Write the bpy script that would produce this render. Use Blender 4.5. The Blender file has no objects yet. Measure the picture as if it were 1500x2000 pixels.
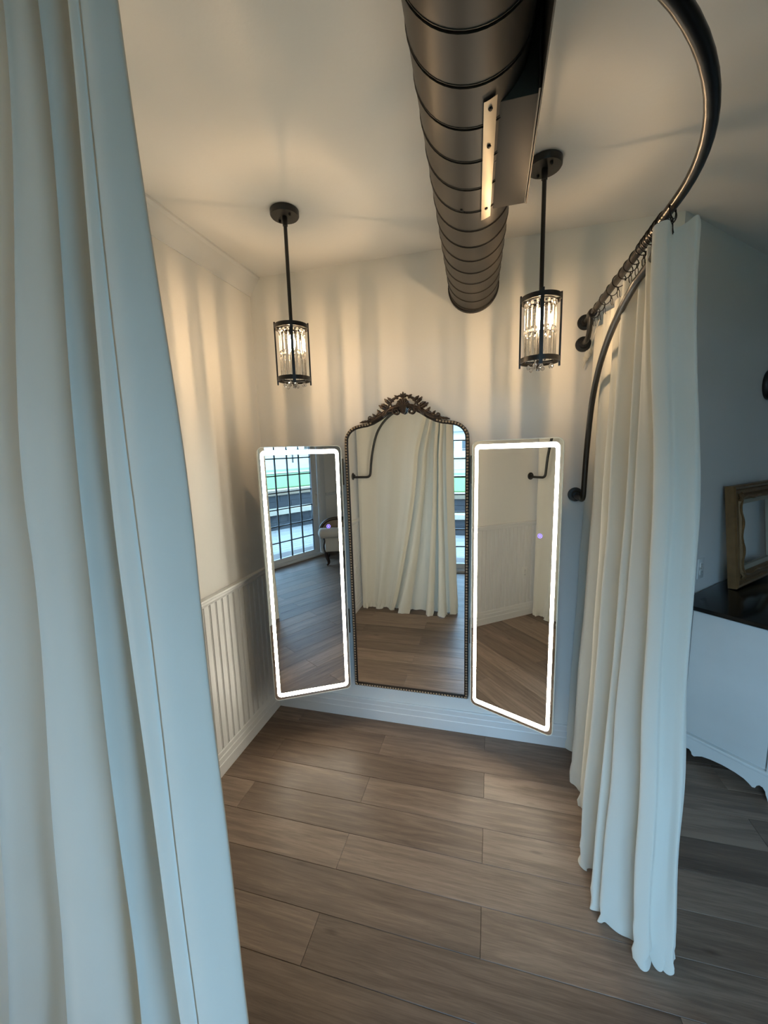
import bpy, bmesh, math, random
from mathutils import Vector, Matrix
from mathutils import noise as mnoise

random.seed(7)
R = math.radians
PI = math.pi
scene = bpy.context.scene
COL = scene.collection

# ------------------------------------------------------------------ camera
cam_d = bpy.data.cameras.new('camera')
cam_d.sensor_fit = 'VERTICAL'
cam_d.sensor_height = 36.0
cam_d.lens = 783.3 * 36.0 / 2000.0
cam_d.clip_start = 0.02
cam = bpy.data.objects.new('camera', cam_d)
COL.objects.link(cam)
yaw, pit, rol = R(15.016), R(8.565), R(-1.625)
fw = Vector((-math.sin(yaw) * math.cos(pit), math.cos(yaw) * math.cos(pit), -math.sin(pit)))
rt = Vector((math.cos(yaw), math.sin(yaw), 0))
up = rt.cross(fw)
r2 = math.cos(rol) * rt + math.sin(rol) * up
u2 = -math.sin(rol) * rt + math.cos(rol) * up
cam.matrix_world = Matrix(((r2.x, u2.x, -fw.x, 1.377), (r2.y, u2.y, -fw.y, -2.238), (r2.z, u2.z, -fw.z, 1.683), (0, 0, 0, 1)))
scene.camera = cam

# ------------------------------------------------------------------ sky and exposure
wd = bpy.data.worlds.new('overcast_sky')
scene.world = wd
wd.use_nodes = True
bg = wd.node_tree.nodes['Background']
bg.inputs['Color'].default_value = (0.41, 0.70, 1.03, 1)
bg.inputs['Strength'].default_value = 14.0
vs = scene.view_settings
vs.view_transform = 'Standard'
vs.look = 'None'
vs.gamma = 1.0
vs.exposure = 0.0
vs.use_curve_mapping = False
cy = scene.cycles
cy.max_bounces = 8
cy.diffuse_bounces = 4
cy.glossy_bounces = 6
cy.transmission_bounces = 5
cy.transparent_max_bounces = 14
cy.caustics_reflective = False
cy.caustics_refractive = False
cy.sample_clamp_indirect = 4.0
cy.blur_glossy = 0.3
cy.use_denoising = True
cy.use_adaptive_sampling = True
cy.adaptive_threshold = 0.05

H = 2.7                       # ceiling height
S2 = 2 ** -0.5
# window wall frame: s along the wall, d outward, z up
WO = Vector((0, -3.176, 0)); WT = Vector((0.994, -0.110, 0)).normalized(); WN = Vector((WT.y, -WT.x, 0))
def W(s, d, z):
    p = WO + WT * s + WN * d
    return (p.x, p.y, z)
MWALL = Matrix(((WT.x, WN.x, 0, WO.x), (WT.y, WN.y, 0, WO.y), (0, 0, 1, 0), (0, 0, 0, 1)))
CX = 2.199      # convex corner of the back wall
DS0, DS1, DZ = 0.74, 2.88, 2.40                 # sliding door opening
def portal(c, x_axis, normal, w, h):
    la = bpy.data.lights.new('glass_door_sky_offscreen', 'AREA'); la.shape = 'RECTANGLE'; la.size = w; la.size_y = h
    la.cycles.is_portal = True
    o = bpy.data.objects.new('glass_door_sky_offscreen', la); COL.objects.link(o)
    z = -Vector(normal); x = Vector(x_axis); y = z.cross(x)
    o.matrix_world = Matrix(((x.x, y.x, z.x, c[0]), (x.y, y.y, z.y, c[1]), (x.z, y.z, z.z, c[2]), (0, 0, 0, 1)))
portal(W((DS0 + DS1) / 2, 0.16, DZ / 2), WT, -WN, DS1 - DS0, DZ)
PEND_STRENGTH = 4700.0
BULB_STRENGTH = 380.0
LED_STRENGTH = 34.0

# ------------------------------------------------------------------ materials
def newmat(name):
    m = bpy.data.materials.new(name)
    m.use_nodes = True
    nt = m.node_tree
    return m, nt, nt.nodes['Principled BSDF']

def simple(name, col, rough=0.5, metal=0.0, bump=0.0, bscale=60.0, var=0.0, vscale=4.0, spec=None):
    m, nt, b = newmat(name)
    b.inputs['Base Color'].default_value = (*col, 1)
    b.inputs['Roughness'].default_value = rough
    b.inputs['Metallic'].default_value = metal
    if spec is not None:
        b.inputs['Specular IOR Level'].default_value = spec
    if var > 0 or bump > 0:
        tc = nt.nodes.new('ShaderNodeTexCoord')
    if var > 0:
        n = nt.nodes.new('ShaderNodeTexNoise')
        n.inputs['Scale'].default_value = vscale
        n.inputs['Detail'].default_value = 5
        nt.links.new(tc.outputs['Object'], n.inputs['Vector'])
        mx = nt.nodes.new('ShaderNodeMix')
        mx.data_type = 'RGBA'
        mx.inputs[6].default_value = (*[c * (1 - var) for c in col], 1)
        mx.inputs[7].default_value = (*[min(1, c * (1 + var)) for c in col], 1)
        nt.links.new(n.outputs['Fac'], mx.inputs[0])
        nt.links.new(mx.outputs[2], b.inputs['Base Color'])
    if bump > 0:
        n2 = nt.nodes.new('ShaderNodeTexNoise')
        n2.inputs['Scale'].default_value = bscale
        n2.inputs['Detail'].default_value = 4
        nt.links.new(tc.outputs['Object'], n2.inputs['Vector'])
        bp = nt.nodes.new('ShaderNodeBump')
        bp.inputs['Strength'].default_value = bump
        bp.inputs['Distance'].default_value = 0.004
        nt.links.new(n2.outputs['Fac'], bp.inputs['Height'])
        nt.links.new(bp.outputs['Normal'], b.inputs['Normal'])
    return m

def emit(name, col, s):
    m, nt, b = newmat(name)
    b.inputs['Base Color'].default_value = (*col, 1)
    b.inputs['Emission Color'].default_value = (*col, 1)
    b.inputs['Emission Strength'].default_value = s
    return m

def wood_floor(name, dark, mid, light, rough, gx=1.0):
    m, nt, b = newmat(name)
    tc = nt.nodes.new('ShaderNodeTexCoord')
    oi = nt.nodes.new('ShaderNodeObjectInfo')
    off = nt.nodes.new('ShaderNodeVectorMath'); off.operation = 'SCALE'
    off.inputs[0].default_value = (37.0, 91.0, 13.0)
    nt.links.new(oi.outputs['Random'], off.inputs['Scale'])
    add = nt.nodes.new('ShaderNodeVectorMath'); add.operation = 'ADD'
    nt.links.new(tc.outputs['Object'], add.inputs[0])
    nt.links.new(off.outputs[0], add.inputs[1])
    mp = nt.nodes.new('ShaderNodeMapping')
    mp.inputs['Scale'].default_value = (1.9 * gx, 26.0, 1.0)
    nt.links.new(add.outputs[0], mp.inputs['Vector'])
    n1 = nt.nodes.new('ShaderNodeTexNoise')
    n1.inputs['Scale'].default_value = 1.0; n1.inputs['Detail'].default_value = 6
    n1.inputs['Roughness'].default_value = 0.62; n1.inputs['Distortion'].default_value = 0.9
    nt.links.new(mp.outputs[0], n1.inputs['Vector'])
    mp2 = nt.nodes.new('ShaderNodeMapping')
    mp2.inputs['Scale'].default_value = (12.0 * gx, 300.0, 1.0)
    nt.links.new(add.outputs[0], mp2.inputs['Vector'])
    n2 = nt.nodes.new('ShaderNodeTexNoise')
    n2.inputs['Scale'].default_value = 1.0; n2.inputs['Detail'].default_value = 3
    nt.links.new(mp2.outputs[0], n2.inputs['Vector'])
    # knots
    mp3 = nt.nodes.new('ShaderNodeMapping')
    mp3.inputs['Scale'].default_value = (2.2, 7.0, 1.0)
    nt.links.new(add.outputs[0], mp3.inputs['Vector'])
    vo = nt.nodes.new('ShaderNodeTexVoronoi'); vo.inputs['Scale'].default_value = 1.0
    nt.links.new(mp3.outputs[0], vo.inputs['Vector'])
    kn = nt.nodes.new('ShaderNodeMapRange')
    kn.inputs['From Min'].default_value = 0.0; kn.inputs['From Max'].default_value = 0.08
    kn.inputs['To Min'].default_value = 0.55; kn.inputs['To Max'].default_value = 1.0
    nt.links.new(vo.outputs['Distance'], kn.inputs['Value'])
    a = nt.nodes.new('ShaderNodeMath'); a.operation = 'MULTIPLY_ADD'
    a.inputs[1].default_value = 0.42; nt.links.new(n2.outputs['Fac'], a.inputs[0])
    nt.links.new(n1.outputs['Fac'], a.inputs[2])
    a2 = nt.nodes.new('ShaderNodeMath'); a2.operation = 'MULTIPLY_ADD'
    a2.inputs[1].default_value = 0.42; nt.links.new(oi.outputs['Random'], a2.inputs[0])
    nt.links.new(a.outputs[0], a2.inputs[2])
    a3 = nt.nodes.new('ShaderNodeMath'); a3.operation = 'MULTIPLY'
    nt.links.new(a2.outputs[0], a3.inputs[0]); nt.links.new(kn.outputs[0], a3.inputs[1])
    cr = nt.nodes.new('ShaderNodeValToRGB')
    cr.color_ramp.elements[0].position = 0.42; cr.color_ramp.elements[0].color = (*dark, 1)
    cr.color_ramp.elements[1].position = 1.0; cr.color_ramp.elements[1].color = (*light, 1)
    e = cr.color_ramp.elements.new(0.76); e.color = (*mid, 1)
    sc0 = nt.nodes.new('ShaderNodeMath'); sc0.operation = 'MULTIPLY'; sc0.inputs[1].default_value = 0.83
    nt.links.new(a3.outputs[0], sc0.inputs[0]); nt.links.new(sc0.outputs[0], cr.inputs[0])
    nt.links.new(cr.outputs[0], b.inputs['Base Color'])
    b.inputs['Roughness'].default_value = rough
    b.inputs['Specular IOR Level'].default_value = 0.4
    bp = nt.nodes.new('ShaderNodeBump'); bp.inputs['Strength'].default_value = 0.25; bp.inputs['Distance'].default_value = 0.002
    nt.links.new(a.outputs[0], bp.inputs['Height']); nt.links.new(bp.outputs[0], b.inputs['Normal'])
    return m

def fabric(name, col, trans=0.35, weave=900.0):
    m, nt, b = newmat(name)
    nt.nodes.remove(b)
    out = nt.nodes['Material Output']
    tc = nt.nodes.new('ShaderNodeTexCoord')
    n = nt.nodes.new('ShaderNodeTexNoise'); n.inputs['Scale'].default_value = 2.5; n.inputs['Detail'].default_value = 4
    nt.links.new(tc.outputs['Object'], n.inputs['Vector'])
    mx = nt.nodes.new('ShaderNodeMix'); mx.data_type = 'RGBA'
    mx.inputs[6].default_value = (*[c * 0.95 for c in col], 1); mx.inputs[7].default_value = (*col, 1)
    nt.links.new(n.outputs['Fac'], mx.inputs[0])
    w = nt.nodes.new('ShaderNodeTexNoise'); w.inputs['Scale'].default_value = 220.0; w.inputs['Detail'].default_value = 2
    nt.links.new(tc.outputs['Object'], w.inputs['Vector'])
    bp = nt.nodes.new('ShaderNodeBump'); bp.inputs['Strength'].default_value = 0.12; bp.inputs['Distance'].default_value = 0.001
    nt.links.new(w.outputs['Fac'], bp.inputs['Height'])
    d = nt.nodes.new('ShaderNodeBsdfDiffuse'); d.inputs['Roughness'].default_value = 0.6
    t = nt.nodes.new('ShaderNodeBsdfTranslucent')
    t.inputs['Color'].default_value = (col[0], col[1] * 0.96, col[2] * 0.88, 1)
    nt.links.new(mx.outputs[2], d.inputs['Color'])
    nt.links.new(bp.outputs[0], d.inputs['Normal'])
    ms = nt.nodes.new('ShaderNodeMixShader'); ms.inputs[0].default_value = trans
    nt.links.new(d.outputs[0], ms.inputs[1]); nt.links.new(t.outputs[0], ms.inputs[2])
    nt.links.new(ms.outputs[0], out.inputs['Surface'])
    return m

def mirror_mat(name, col=(0.93, 0.94, 0.93)):
    m, nt, b = newmat(name)
    b.inputs['Base Color'].default_value = (*col, 1)
    b.inputs['Metallic'].default_value = 1.0
    b.inputs['Roughness'].default_value = 0.0
    return m

def clear_mat(name, tint, gloss_tint, refr=0.0, ior=1.5, fmin=0.0, glow=0.0):
    """thin clear glass: straight transmission with fresnel reflections"""
    m, nt, b = newmat(name)
    nt.nodes.remove(b)
    out = nt.nodes['Material Output']
    t = nt.nodes.new('ShaderNodeBsdfTransparent'); t.inputs['Color'].default_value = (*tint, 1)
    g = nt.nodes.new('ShaderNodeBsdfGlossy'); g.inputs['Color'].default_value = (*gloss_tint, 1); g.inputs['Roughness'].default_value = 0.02
    f = nt.nodes.new('ShaderNodeFresnel'); f.inputs['IOR'].default_value = ior
    inner = t
    if refr > 0:
        rf = nt.nodes.new('ShaderNodeBsdfRefraction'); rf.inputs['IOR'].default_value = 1.5; rf.inputs['Roughness'].default_value = 0.0
        rf.inputs['Color'].default_value = (1, 1, 1, 1)
        mi = nt.nodes.new('ShaderNodeMixShader'); mi.inputs[0].default_value = refr
        nt.links.new(t.outputs[0], mi.inputs[1]); nt.links.new(rf.outputs[0], mi.inputs[2])
        inner = mi
    if glow > 0:      # light scattered inside the facets
        tl = nt.nodes.new('ShaderNodeBsdfTranslucent'); tl.inputs['Color'].default_value = (0.9, 0.9, 0.9, 1)
        mg = nt.nodes.new('ShaderNodeMixShader'); mg.inputs[0].default_value = glow
        nt.links.new(inner.outputs[0], mg.inputs[1]); nt.links.new(tl.outputs[0], mg.inputs[2]); inner = mg
    ms = nt.nodes.new('ShaderNodeMixShader')
    if fmin > 0:
        ad = nt.nodes.new('ShaderNodeMath'); ad.operation = 'ADD'; ad.inputs[1].default_value = fmin
        ad.use_clamp = True
        nt.links.new(f.outputs[0], ad.inputs[0]); nt.links.new(ad.outputs[0], ms.inputs[0])
    else:
        nt.links.new(f.outputs[0], ms.inputs[0])
    nt.links.new(inner.outputs[0], ms.inputs[1]); nt.links.new(g.outputs[0], ms.inputs[2])
    nt.links.new(ms.outputs[0], out.inputs['Surface'])
    return m

MAT = {}
MAT['wall'] = simple('wall_paint', (0.86, 0.845, 0.81), 0.75, bump=0.10, bscale=90, var=0.015, vscale=1.5)
MAT['wall_bright'] = simple('ceiling_paint', (0.86, 0.845, 0.815), 0.85, bump=0.12, bscale=55, var=0.012, vscale=1.0)
MAT['trim'] = simple('trim_paint', (0.80, 0.80, 0.79), 0.42)
MAT['plank'] = wood_floor('vinyl_wood_planks', (0.072, 0.047, 0.033), (0.168, 0.115, 0.082), (0.275, 0.198, 0.145), 0.42)
MAT['subfloor'] = simple('floor_underlay', (0.05, 0.04, 0.035), 0.8)
MAT['black'] = simple('black_iron', (0.012, 0.011, 0.010), 0.38, 0.0, bump=0.08, bscale=300)
MAT['rodblack'] = simple('black_bronze_pipe', (0.018, 0.014, 0.012), 0.30, 0.6)
MAT['duct'] = simple('dark_bronze_sheet_metal', (0.052, 0.045, 0.038), 0.46, 0.30, var=0.12, spec=0.35, vscale=3.0)
MAT['boxmetal'] = simple('dull_bronze_sheet', (0.036, 0.031, 0.026), 0.6, 0.4)
MAT['seam'] = simple('dark_seam', (0.02, 0.017, 0.014), 0.5, 0.6)
MAT['tin'] = simple('bare_sheet_metal', (0.30, 0.26, 0.21), 0.42, 0.8, var=0.05)
MAT['bronze'] = simple('antique_bronze', (0.022, 0.014, 0.009), 0.40, 0.4, bump=0.2, bscale=120, var=0.35, vscale=30)
MAT['bronze_crest'] = simple('antique_bronze_crest', (0.050, 0.032, 0.021), 0.40, 0.45, bump=0.2, bscale=120, var=0.45, vscale=40)
MAT['bead'] = simple('worn_bronze_bead', (0.36, 0.285, 0.20), 0.35, 0.5)
MAT['mirror'] = mirror_mat('mirror_silver')
MAT['led'] = emit('led_strip', (1.0, 0.93, 0.76), LED_STRENGTH)
MAT['edge'] = simple('polished_edge_painted_glow', (0.80, 0.84, 0.80), 0.15)  # pale base colour stands in for LED light glowing in the edge
MAT['housing'] = simple('mirror_housing', (0.10, 0.10, 0.10), 0.5)
MAT['violet'] = emit('violet_touch_light', (0.30, 0.22, 1.0), 1.6)
MAT['crystal'] = clear_mat('cut_crystal', (0.96, 0.95, 0.93), (1, 1, 1), refr=0.30, ior=1.65, fmin=0.05, glow=0.10)
MAT['bulb'] = emit('glowing_bulb', (1.0, 0.66, 0.36), PEND_STRENGTH)
def bulb_glass():
    m, nt, b = newmat('glowing_bulb_glass'); nt.nodes.remove(b)
    t = nt.nodes.new('ShaderNodeBsdfTransparent'); e = nt.nodes.new('ShaderNodeEmission')
    e.inputs['Color'].default_value = (1.0, 0.72, 0.42, 1); e.inputs['Strength'].default_value = BULB_STRENGTH
    ms = nt.nodes.new('ShaderNodeMixShader'); ms.inputs[0].default_value = 0.3
    nt.links.new(t.outputs[0], ms.inputs[1]); nt.links.new(e.outputs[0], ms.inputs[2])
    nt.links.new(ms.outputs[0], nt.nodes['Material Output'].inputs['Surface']); return m
MAT['bulbglass'] = bulb_glass()
MAT['curtain'] = fabric('cream_cotton', (0.86, 0.84, 0.77), 0.27)
MAT['hem'] = fabric('cream_cotton_hem', (0.86, 0.84, 0.77), 0.12)
MAT['cabinet'] = simple('chalky_white_paint', (0.74, 0.74, 0.71), 0.62, var=0.08, vscale=5, bump=0.05)
MAT['cabtop'] = simple('black_gloss_top', (0.006, 0.006, 0.006), 0.16)
MAT['gilt'] = simple('antique_gilt', (0.23, 0.125, 0.050), 0.42, 0.35, bump=0.25, bscale=90, var=0.35, vscale=18)
MAT['liner'] = simple('pale_liner', (0.42, 0.38, 0.30), 0.7)
MAT['plastic'] = simple('white_plastic', (0.82, 0.82, 0.80), 0.35)
MAT['slot'] = simple('socket_slot', (0.03, 0.03, 0.03), 0.6)
MAT['vinyl'] = simple('white_vinyl_frame', (0.75, 0.76, 0.76), 0.4)
MAT['muntin'] = simple('dark_muntin', (0.06, 0.065, 0.07), 0.45)
MAT['glass'] = clear_mat('window_glass', (0.96, 0.98, 0.98), (1, 1, 1), ior=1.45)
MAT['deckwood'] = wood_floor('weathered_deck', (0.10, 0.096, 0.090), (0.145, 0.14, 0.13), (0.19, 0.183, 0.172), 0.8)
MAT['block'] = simple('dark_blue_block', (0.016, 0.018, 0.022), 0.85, var=0.4, vscale=6, bump=0.4, bscale=25)
MAT['cap'] = simple('pale_cap_board', (0.30, 0.26, 0.20), 0.7, var=0.1)
MAT['tan'] = simple('tan_board', (0.15, 0.11, 0.072), 0.75, var=0.15)
MAT['grass'] = simple('lawn_grass', (0.045, 0.105, 0.018), 0.9, var=0.35, vscale=3, bump=0.6, bscale=40)
MAT['road'] = simple('pale_gravel_road', (0.15, 0.148, 0.14), 0.9, var=0.12, vscale=2)
MAT['bank'] = simple('dry_grass_bank', (0.17, 0.15, 0.115), 0.9, var=0.3, vscale=1.2)
MAT['postwood'] = simple('fence_post_wood', (0.03, 0.025, 0.02), 0.85)
MAT['leafy'] = simple('tree_foliage', (0.045, 0.085, 0.022), 0.85, var=0.5, vscale=2.0)
MAT['bark'] = simple('tree_bark', (0.12, 0.09, 0.07), 0.9)
MAT['barn'] = simple('white_siding', (0.45, 0.44, 0.42), 0.7)
MAT['darkwin'] = simple('dark_window', (0.03, 0.035, 0.04), 0.2)
MAT['darkwood'] = simple('carved_dark_wood', (0.022, 0.012, 0.008), 0.30, var=0.3, vscale=10)

def stripe_mat():
    m, nt, b = newmat('striped_upholstery')
    tc = nt.nodes.new('ShaderNodeTexCoord')
    w = nt.nodes.new('ShaderNodeTexWave'); w.bands_direction = 'X'
    w.inputs['Scale'].default_value = 16.0; w.inputs['Distortion'].default_value = 0.0
    nt.links.new(tc.outputs['Object'], w.inputs['Vector'])
    mx = nt.nodes.new('ShaderNodeMix'); mx.data_type = 'RGBA'
    mx.inputs[6].default_value = (0.50, 0.50, 0.48, 1); mx.inputs[7].default_value = (0.64, 0.63, 0.60, 1)
    nt.links.new(w.outputs['Fac'], mx.inputs[0]); nt.links.new(mx.outputs[2], b.inputs['Base Color'])
    b.inputs['Roughness'].default_value = 0.85
    return m
MAT['stripe'] = stripe_mat()

# ------------------------------------------------------------------ mesh helpers
PM = {}      # world matrix of parents by object name

def catmull(pts, n, closed=False):
    """n samples through pts (any dimension), uniform in index"""
    P = [list(p) for p in pts]
    L = len(P); out = []
    segs = L if closed else L - 1
    for i in range(n):
        t = i / (n if closed else n - 1) * segs
        k = min(int(t), segs - 1); f = t - k
        def g(j):
            return P[j % L] if closed else P[max(0, min(L - 1, j))]
        p0, p1, p2, p3 = g(k - 1), g(k), g(k + 1), g(k + 2)
        out.append([0.5 * (2 * b + (c - a) * f + (2 * a - 5 * b + 4 * c - d) * f * f + (3 * b - a - 3 * c + d) * f ** 3)
                    for a, b, c, d in zip(p0, p1, p2, p3)])
    return out

class MB:
    def __init__(s):
        s.v = []; s.f = []
    def add(s, vs_, fs):
        o = len(s.v)
        s.v += [tuple(p) for p in vs_]
        s.f += [tuple(i + o for i in f) for f in fs]
        return s
    def box(s, a, b, M=None, bev=0.0):
        x0, y0, z0 = a; x1, y1, z1 = b
        if bev <= 0:
            vs_ = [(x0, y0, z0), (x1, y0, z0), (x1, y1, z0), (x0, y1, z0), (x0, y0, z1), (x1, y0, z1), (x1, y1, z1), (x0, y1, z1)]
            fs = [(3, 2, 1, 0), (4, 5, 6, 7), (0, 1, 5, 4), (1, 2, 6, 5), (2, 3, 7, 6), (3, 0, 4, 7)]
        else:
            bm = bmesh.new()
            r = bmesh.ops.create_cube(bm, size=1)
            for v in bm.verts:
                v.co = Vector(((x0 + x1) / 2 + v.co.x * (x1 - x0), (y0 + y1) / 2 + v.co.y * (y1 - y0), (z0 + z1) / 2 + v.co.z * (z1 - z0)))
            bmesh.ops.bevel(bm, geom=list(bm.edges), offset=bev, segments=2, affect='EDGES', profile=0.5)
            bm.verts.index_update()
            vs_ = [tuple(v.co) for v in bm.verts]
            fs = [tuple(v.index for v in f.verts) for f in bm.faces]
            bm.free()
        if M is not None:
            vs_ = [tuple(M @ Vector(p)) for p in vs_]
        return s.add(vs_, fs)
    def prism(s, poly, d, M=None):
        """poly: list of 3D points (planar, ccw seen from +d); extruded by vector d"""
        n = len(poly); d = Vector(d)
        vs_ = [Vector(p) for p in poly] + [Vector(p) + d for p in poly]
        if M is not None:
            vs_ = [M @ p for p in vs_]
        fs = [tuple(reversed(range(n))), tuple(range(n, 2 * n))] + [(i, (i + 1) % n, n + (i + 1) % n, n + i) for i in range(n)]
        return s.add([tuple(p) for p in vs_], fs)
    def tube(s, path, r, n=10, closed=False, caps=True):
        P = [Vector(p) for p in path]; L = len(P)
        rad = r if callable(r) else (lambda t: r)
        rings = []; nrm = None
        for i in range(L):
            if closed:
                t = (P[(i + 1) % L] - P[i - 1]).normalized()
            else:
                t = (P[min(i + 1, L - 1)] - P[max(i - 1, 0)]).normalized()
            if nrm is None:
                a = Vector((0, 0, 1)) if abs(t.z) < 0.9 else Vector((1, 0, 0))
                nrm = (a - t * a.dot(t)).normalized()
            else:
                nrm = (nrm - t * nrm.dot(t)).normalized()
            bn = t.cross(nrm)
            rr = rad(i / max(1, L - 1))
            rings.append([P[i] + (nrm * math.cos(2 * PI * k / n) + bn * math.sin(2 * PI * k / n)) * rr for k in range(n)])
        vs_ = [tuple(p) for rg in rings for p in rg]; fs = []
        for i in range(L if closed else L - 1):
            a = i * n; b = ((i + 1) % L) * n
            for k in range(n):
                fs.append((a + k, a + (k + 1) % n, b + (k + 1) % n, b + k))
        if caps and not closed:
            fs.append(tuple(reversed(range(n)))); fs.append(tuple((L - 1) * n + k for k in range(n)))
        return s.add(vs_, fs)
    def lathe(s, prof, c, axis=(0, 0, 1), n=24):
        """prof: (radius, height) list along axis from point c"""
        ax = Vector(axis).normalized()
        a = Vector((1, 0, 0)) if abs(ax.x) < 0.9 else Vector((0, 1, 0))
        e1 = (a - ax * a.dot(ax)).normalized(); e2 = ax.cross(e1); c = Vector(c)
        vs_ = []; fs = []
        for r, h in prof:
            for k in range(n):
                th = 2 * PI * k / n
                vs_.append(tuple(c + ax * h + (e1 * math.cos(th) + e2 * math.sin(th)) * max(r, 1e-5)))
        for i in range(len(prof) - 1):
            for k in range(n):
                fs.append((i * n + k, i * n + (k + 1) % n, (i + 1) * n + (k + 1) % n, (i + 1) * n + k))
        fs.append(tuple(reversed(range(n)))); fs.append(tuple((len(prof) - 1) * n + k for k in range(n)))
        return s.add(vs_, fs)
    def ball(s, c, r, n=8, m=6, sc=(1, 1, 1)):
        prof = [(math.sin(PI * i / m), -math.cos(PI * i / m)) for i in range(m + 1)]
        vs_ = []; fs = []
        for a, h in prof:
            for k in range(n):
                th = 2 * PI * k / n
                vs_.append((c[0] + r * sc[0] * a * math.cos(th), c[1] + r * sc[1] * a * math.sin(th), c[2] + r * sc[2] * h))
        for i in range(m):
            for k in range(n):
                fs.append((i * n + k, i * n + (k + 1) % n, (i + 1) * n + (k + 1) % n, (i + 1) * n + k))
        return s.add(vs_, fs)
    def grid(s, rows, closed=False):
        m = len(rows[0]); vs_ = [tuple(p) for r in rows for p in r]; fs = []
        for i in range(len(rows) - 1):
            for k in range(m if closed else m - 1):
                fs.append((i * m + k, i * m + (k + 1) % m, (i + 1) * m + (k + 1) % m, (i + 1) * m + k))
        return s.add(vs_, fs)
    def sweep(s, prof, path, upv):
        """prof: closed list (a,b); path points; a along side (right of travel), b along upv"""
        U = Vector(upv); P = [Vector(p) for p in path]; rows = []
        for i, p in enumerate(P):
            t = (P[min(i + 1, len(P) - 1)] - P[max(i - 1, 0)]).normalized()
            sd = t.cross(U).normalized()
            rows.append([p + sd * a + U * b for a, b in prof])
        n = len(prof)
        s.grid(rows, closed=True)
        o = len(s.v) - n * len(P)
        s.f.append(tuple(reversed(range(o, o + n)))); s.f.append(tuple(range(o + n * (len(P) - 1), o + n * len(P))))
        return s
    def mesh(s, name, smooth=None):
        me = bpy.data.meshes.new(name)
        me.from_pydata(s.v, [], s.f)
        bm = bmesh.new(); bm.from_mesh(me)
        bmesh.ops.remove_doubles(bm, verts=bm.verts, dist=1e-6)
        bmesh.ops.recalc_face_normals(bm, faces=bm.faces)
        bm.to_mesh(me); bm.free()
        if smooth:
            me.polygons.foreach_set('use_smooth', [True] * len(me.polygons))
            me.set_sharp_from_angle(angle=R(smooth))
        return me
    def build(s, name, mat, parent=None, smooth=38, local=False):
        if parent is not None and not local:
            Mi = PM[parent.name].inverted()
            s.v = [tuple(Mi @ Vector(p)) for p in s.v]
        me = s.mesh(name, smooth)
        me.materials.append(MAT[mat] if isinstance(mat, str) else mat)
        return put(name, me, parent)

def put(name, me, parent=None, loc=None, rot=None):
    o = bpy.data.objects.new(name, me)
    COL.objects.link(o)
    M = Matrix.Identity(4)
    if loc is not None:
        o.location = loc; M = Matrix.Translation(Vector(loc))
    if rot is not None:
        o.rotation_euler = rot
        from mathutils import Euler
        M = M @ Euler(rot, 'XYZ').to_matrix().to_4x4()
    if parent is not None:
        o.parent = parent
        M = PM[parent.name] @ M
    PM[o.name] = M
    return o

def tag(o, label=None, cat=None, group=None, kind=None):
    if label: o['label'] = label
    if cat: o['category'] = cat
    if group: o['group'] = group
    if kind: o['kind'] = kind
    return o

def thing(name, label, cat, loc=(0, 0, 0), rot=(0, 0, 0), group=None):
    return tag(put(name, None, None, loc, rot), label, cat, group)

def struct(o):
    o['kind'] = 'structure'
    return o

def clip_poly(poly, a, b, c):
    """keep a*x+b*y<=c"""
    out = []
    for i in range(len(poly)):
        p, q = poly[i], poly[(i + 1) % len(poly)]
        dp = a * p[0] + b * p[1] - c; dq = a * q[0] + b * q[1] - c
        if dp <= 0: out.append(p)
        if dp * dq < 0:
            t = dp / (dp - dq); out.append((p[0] + (q[0] - p[0]) * t, p[1] + (q[1] - p[1]) * t))
    return out

# ================================================================== SETTING
# floor: underlay slab with planks on top
fl = struct(MB().prism([(-0.1, -4.1, -0.06), (5.5, -4.1, -0.06), (5.5, 2.1, -0.06), (-0.1, 2.1, -0.06)], (0, 0, 0.048)).build('floor', 'subfloor', None, None))
PW, PL = 0.161, 1.156
plank_mesh = None
def plank_prism(poly, c):
    """plank as a low prism with an eased top edge, local to c"""
    def inset(pl, d):
        cx_ = sum(p[0] for p in pl) / len(pl); cy_ = sum(p[1] for p in pl) / len(pl); out = []
        n = len(pl)
        for i in range(n):
            p0, p1, p2 = pl[i - 1], pl[i], pl[(i + 1) % n]
            e1 = Vector((p1[0] - p0[0], p1[1] - p0[1])).normalized(); e2 = Vector((p2[0] - p1[0], p2[1] - p1[1])).normalized()
            n1 = Vector((-e1.y, e1.x)); n2 = Vector((-e2.y, e2.x))
            bis = (n1 + n2); bis = bis / max(0.3, bis.dot(n1)) if bis.length > 1e-4 else n1
            out.append((p1[0] + bis.x * d, p1[1] + bis.y * d))
        return out
    a = inset(poly, 0.0004); b = inset(poly, 0.0016); n = len(poly)
    vs_ = [(x - c[0], y - c[1], -0.011) for x, y in a] + [(x - c[0], y - c[1], -0.0012) for x, y in a] + [(x - c[0], y - c[1], 0) for x, y in b]
    fs = []
    for i in range(n):
        j = (i + 1) % n
        fs += [(i, j, n + j, n + i), (n + i, n + j, 2 * n + j, 2 * n + i)]
    fs.append(tuple(range(2 * n, 3 * n)))
    m = MB(); m.add(vs_, fs); return m
row = 0
y1 = 0.024 + PW * 13
k = -13
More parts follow.
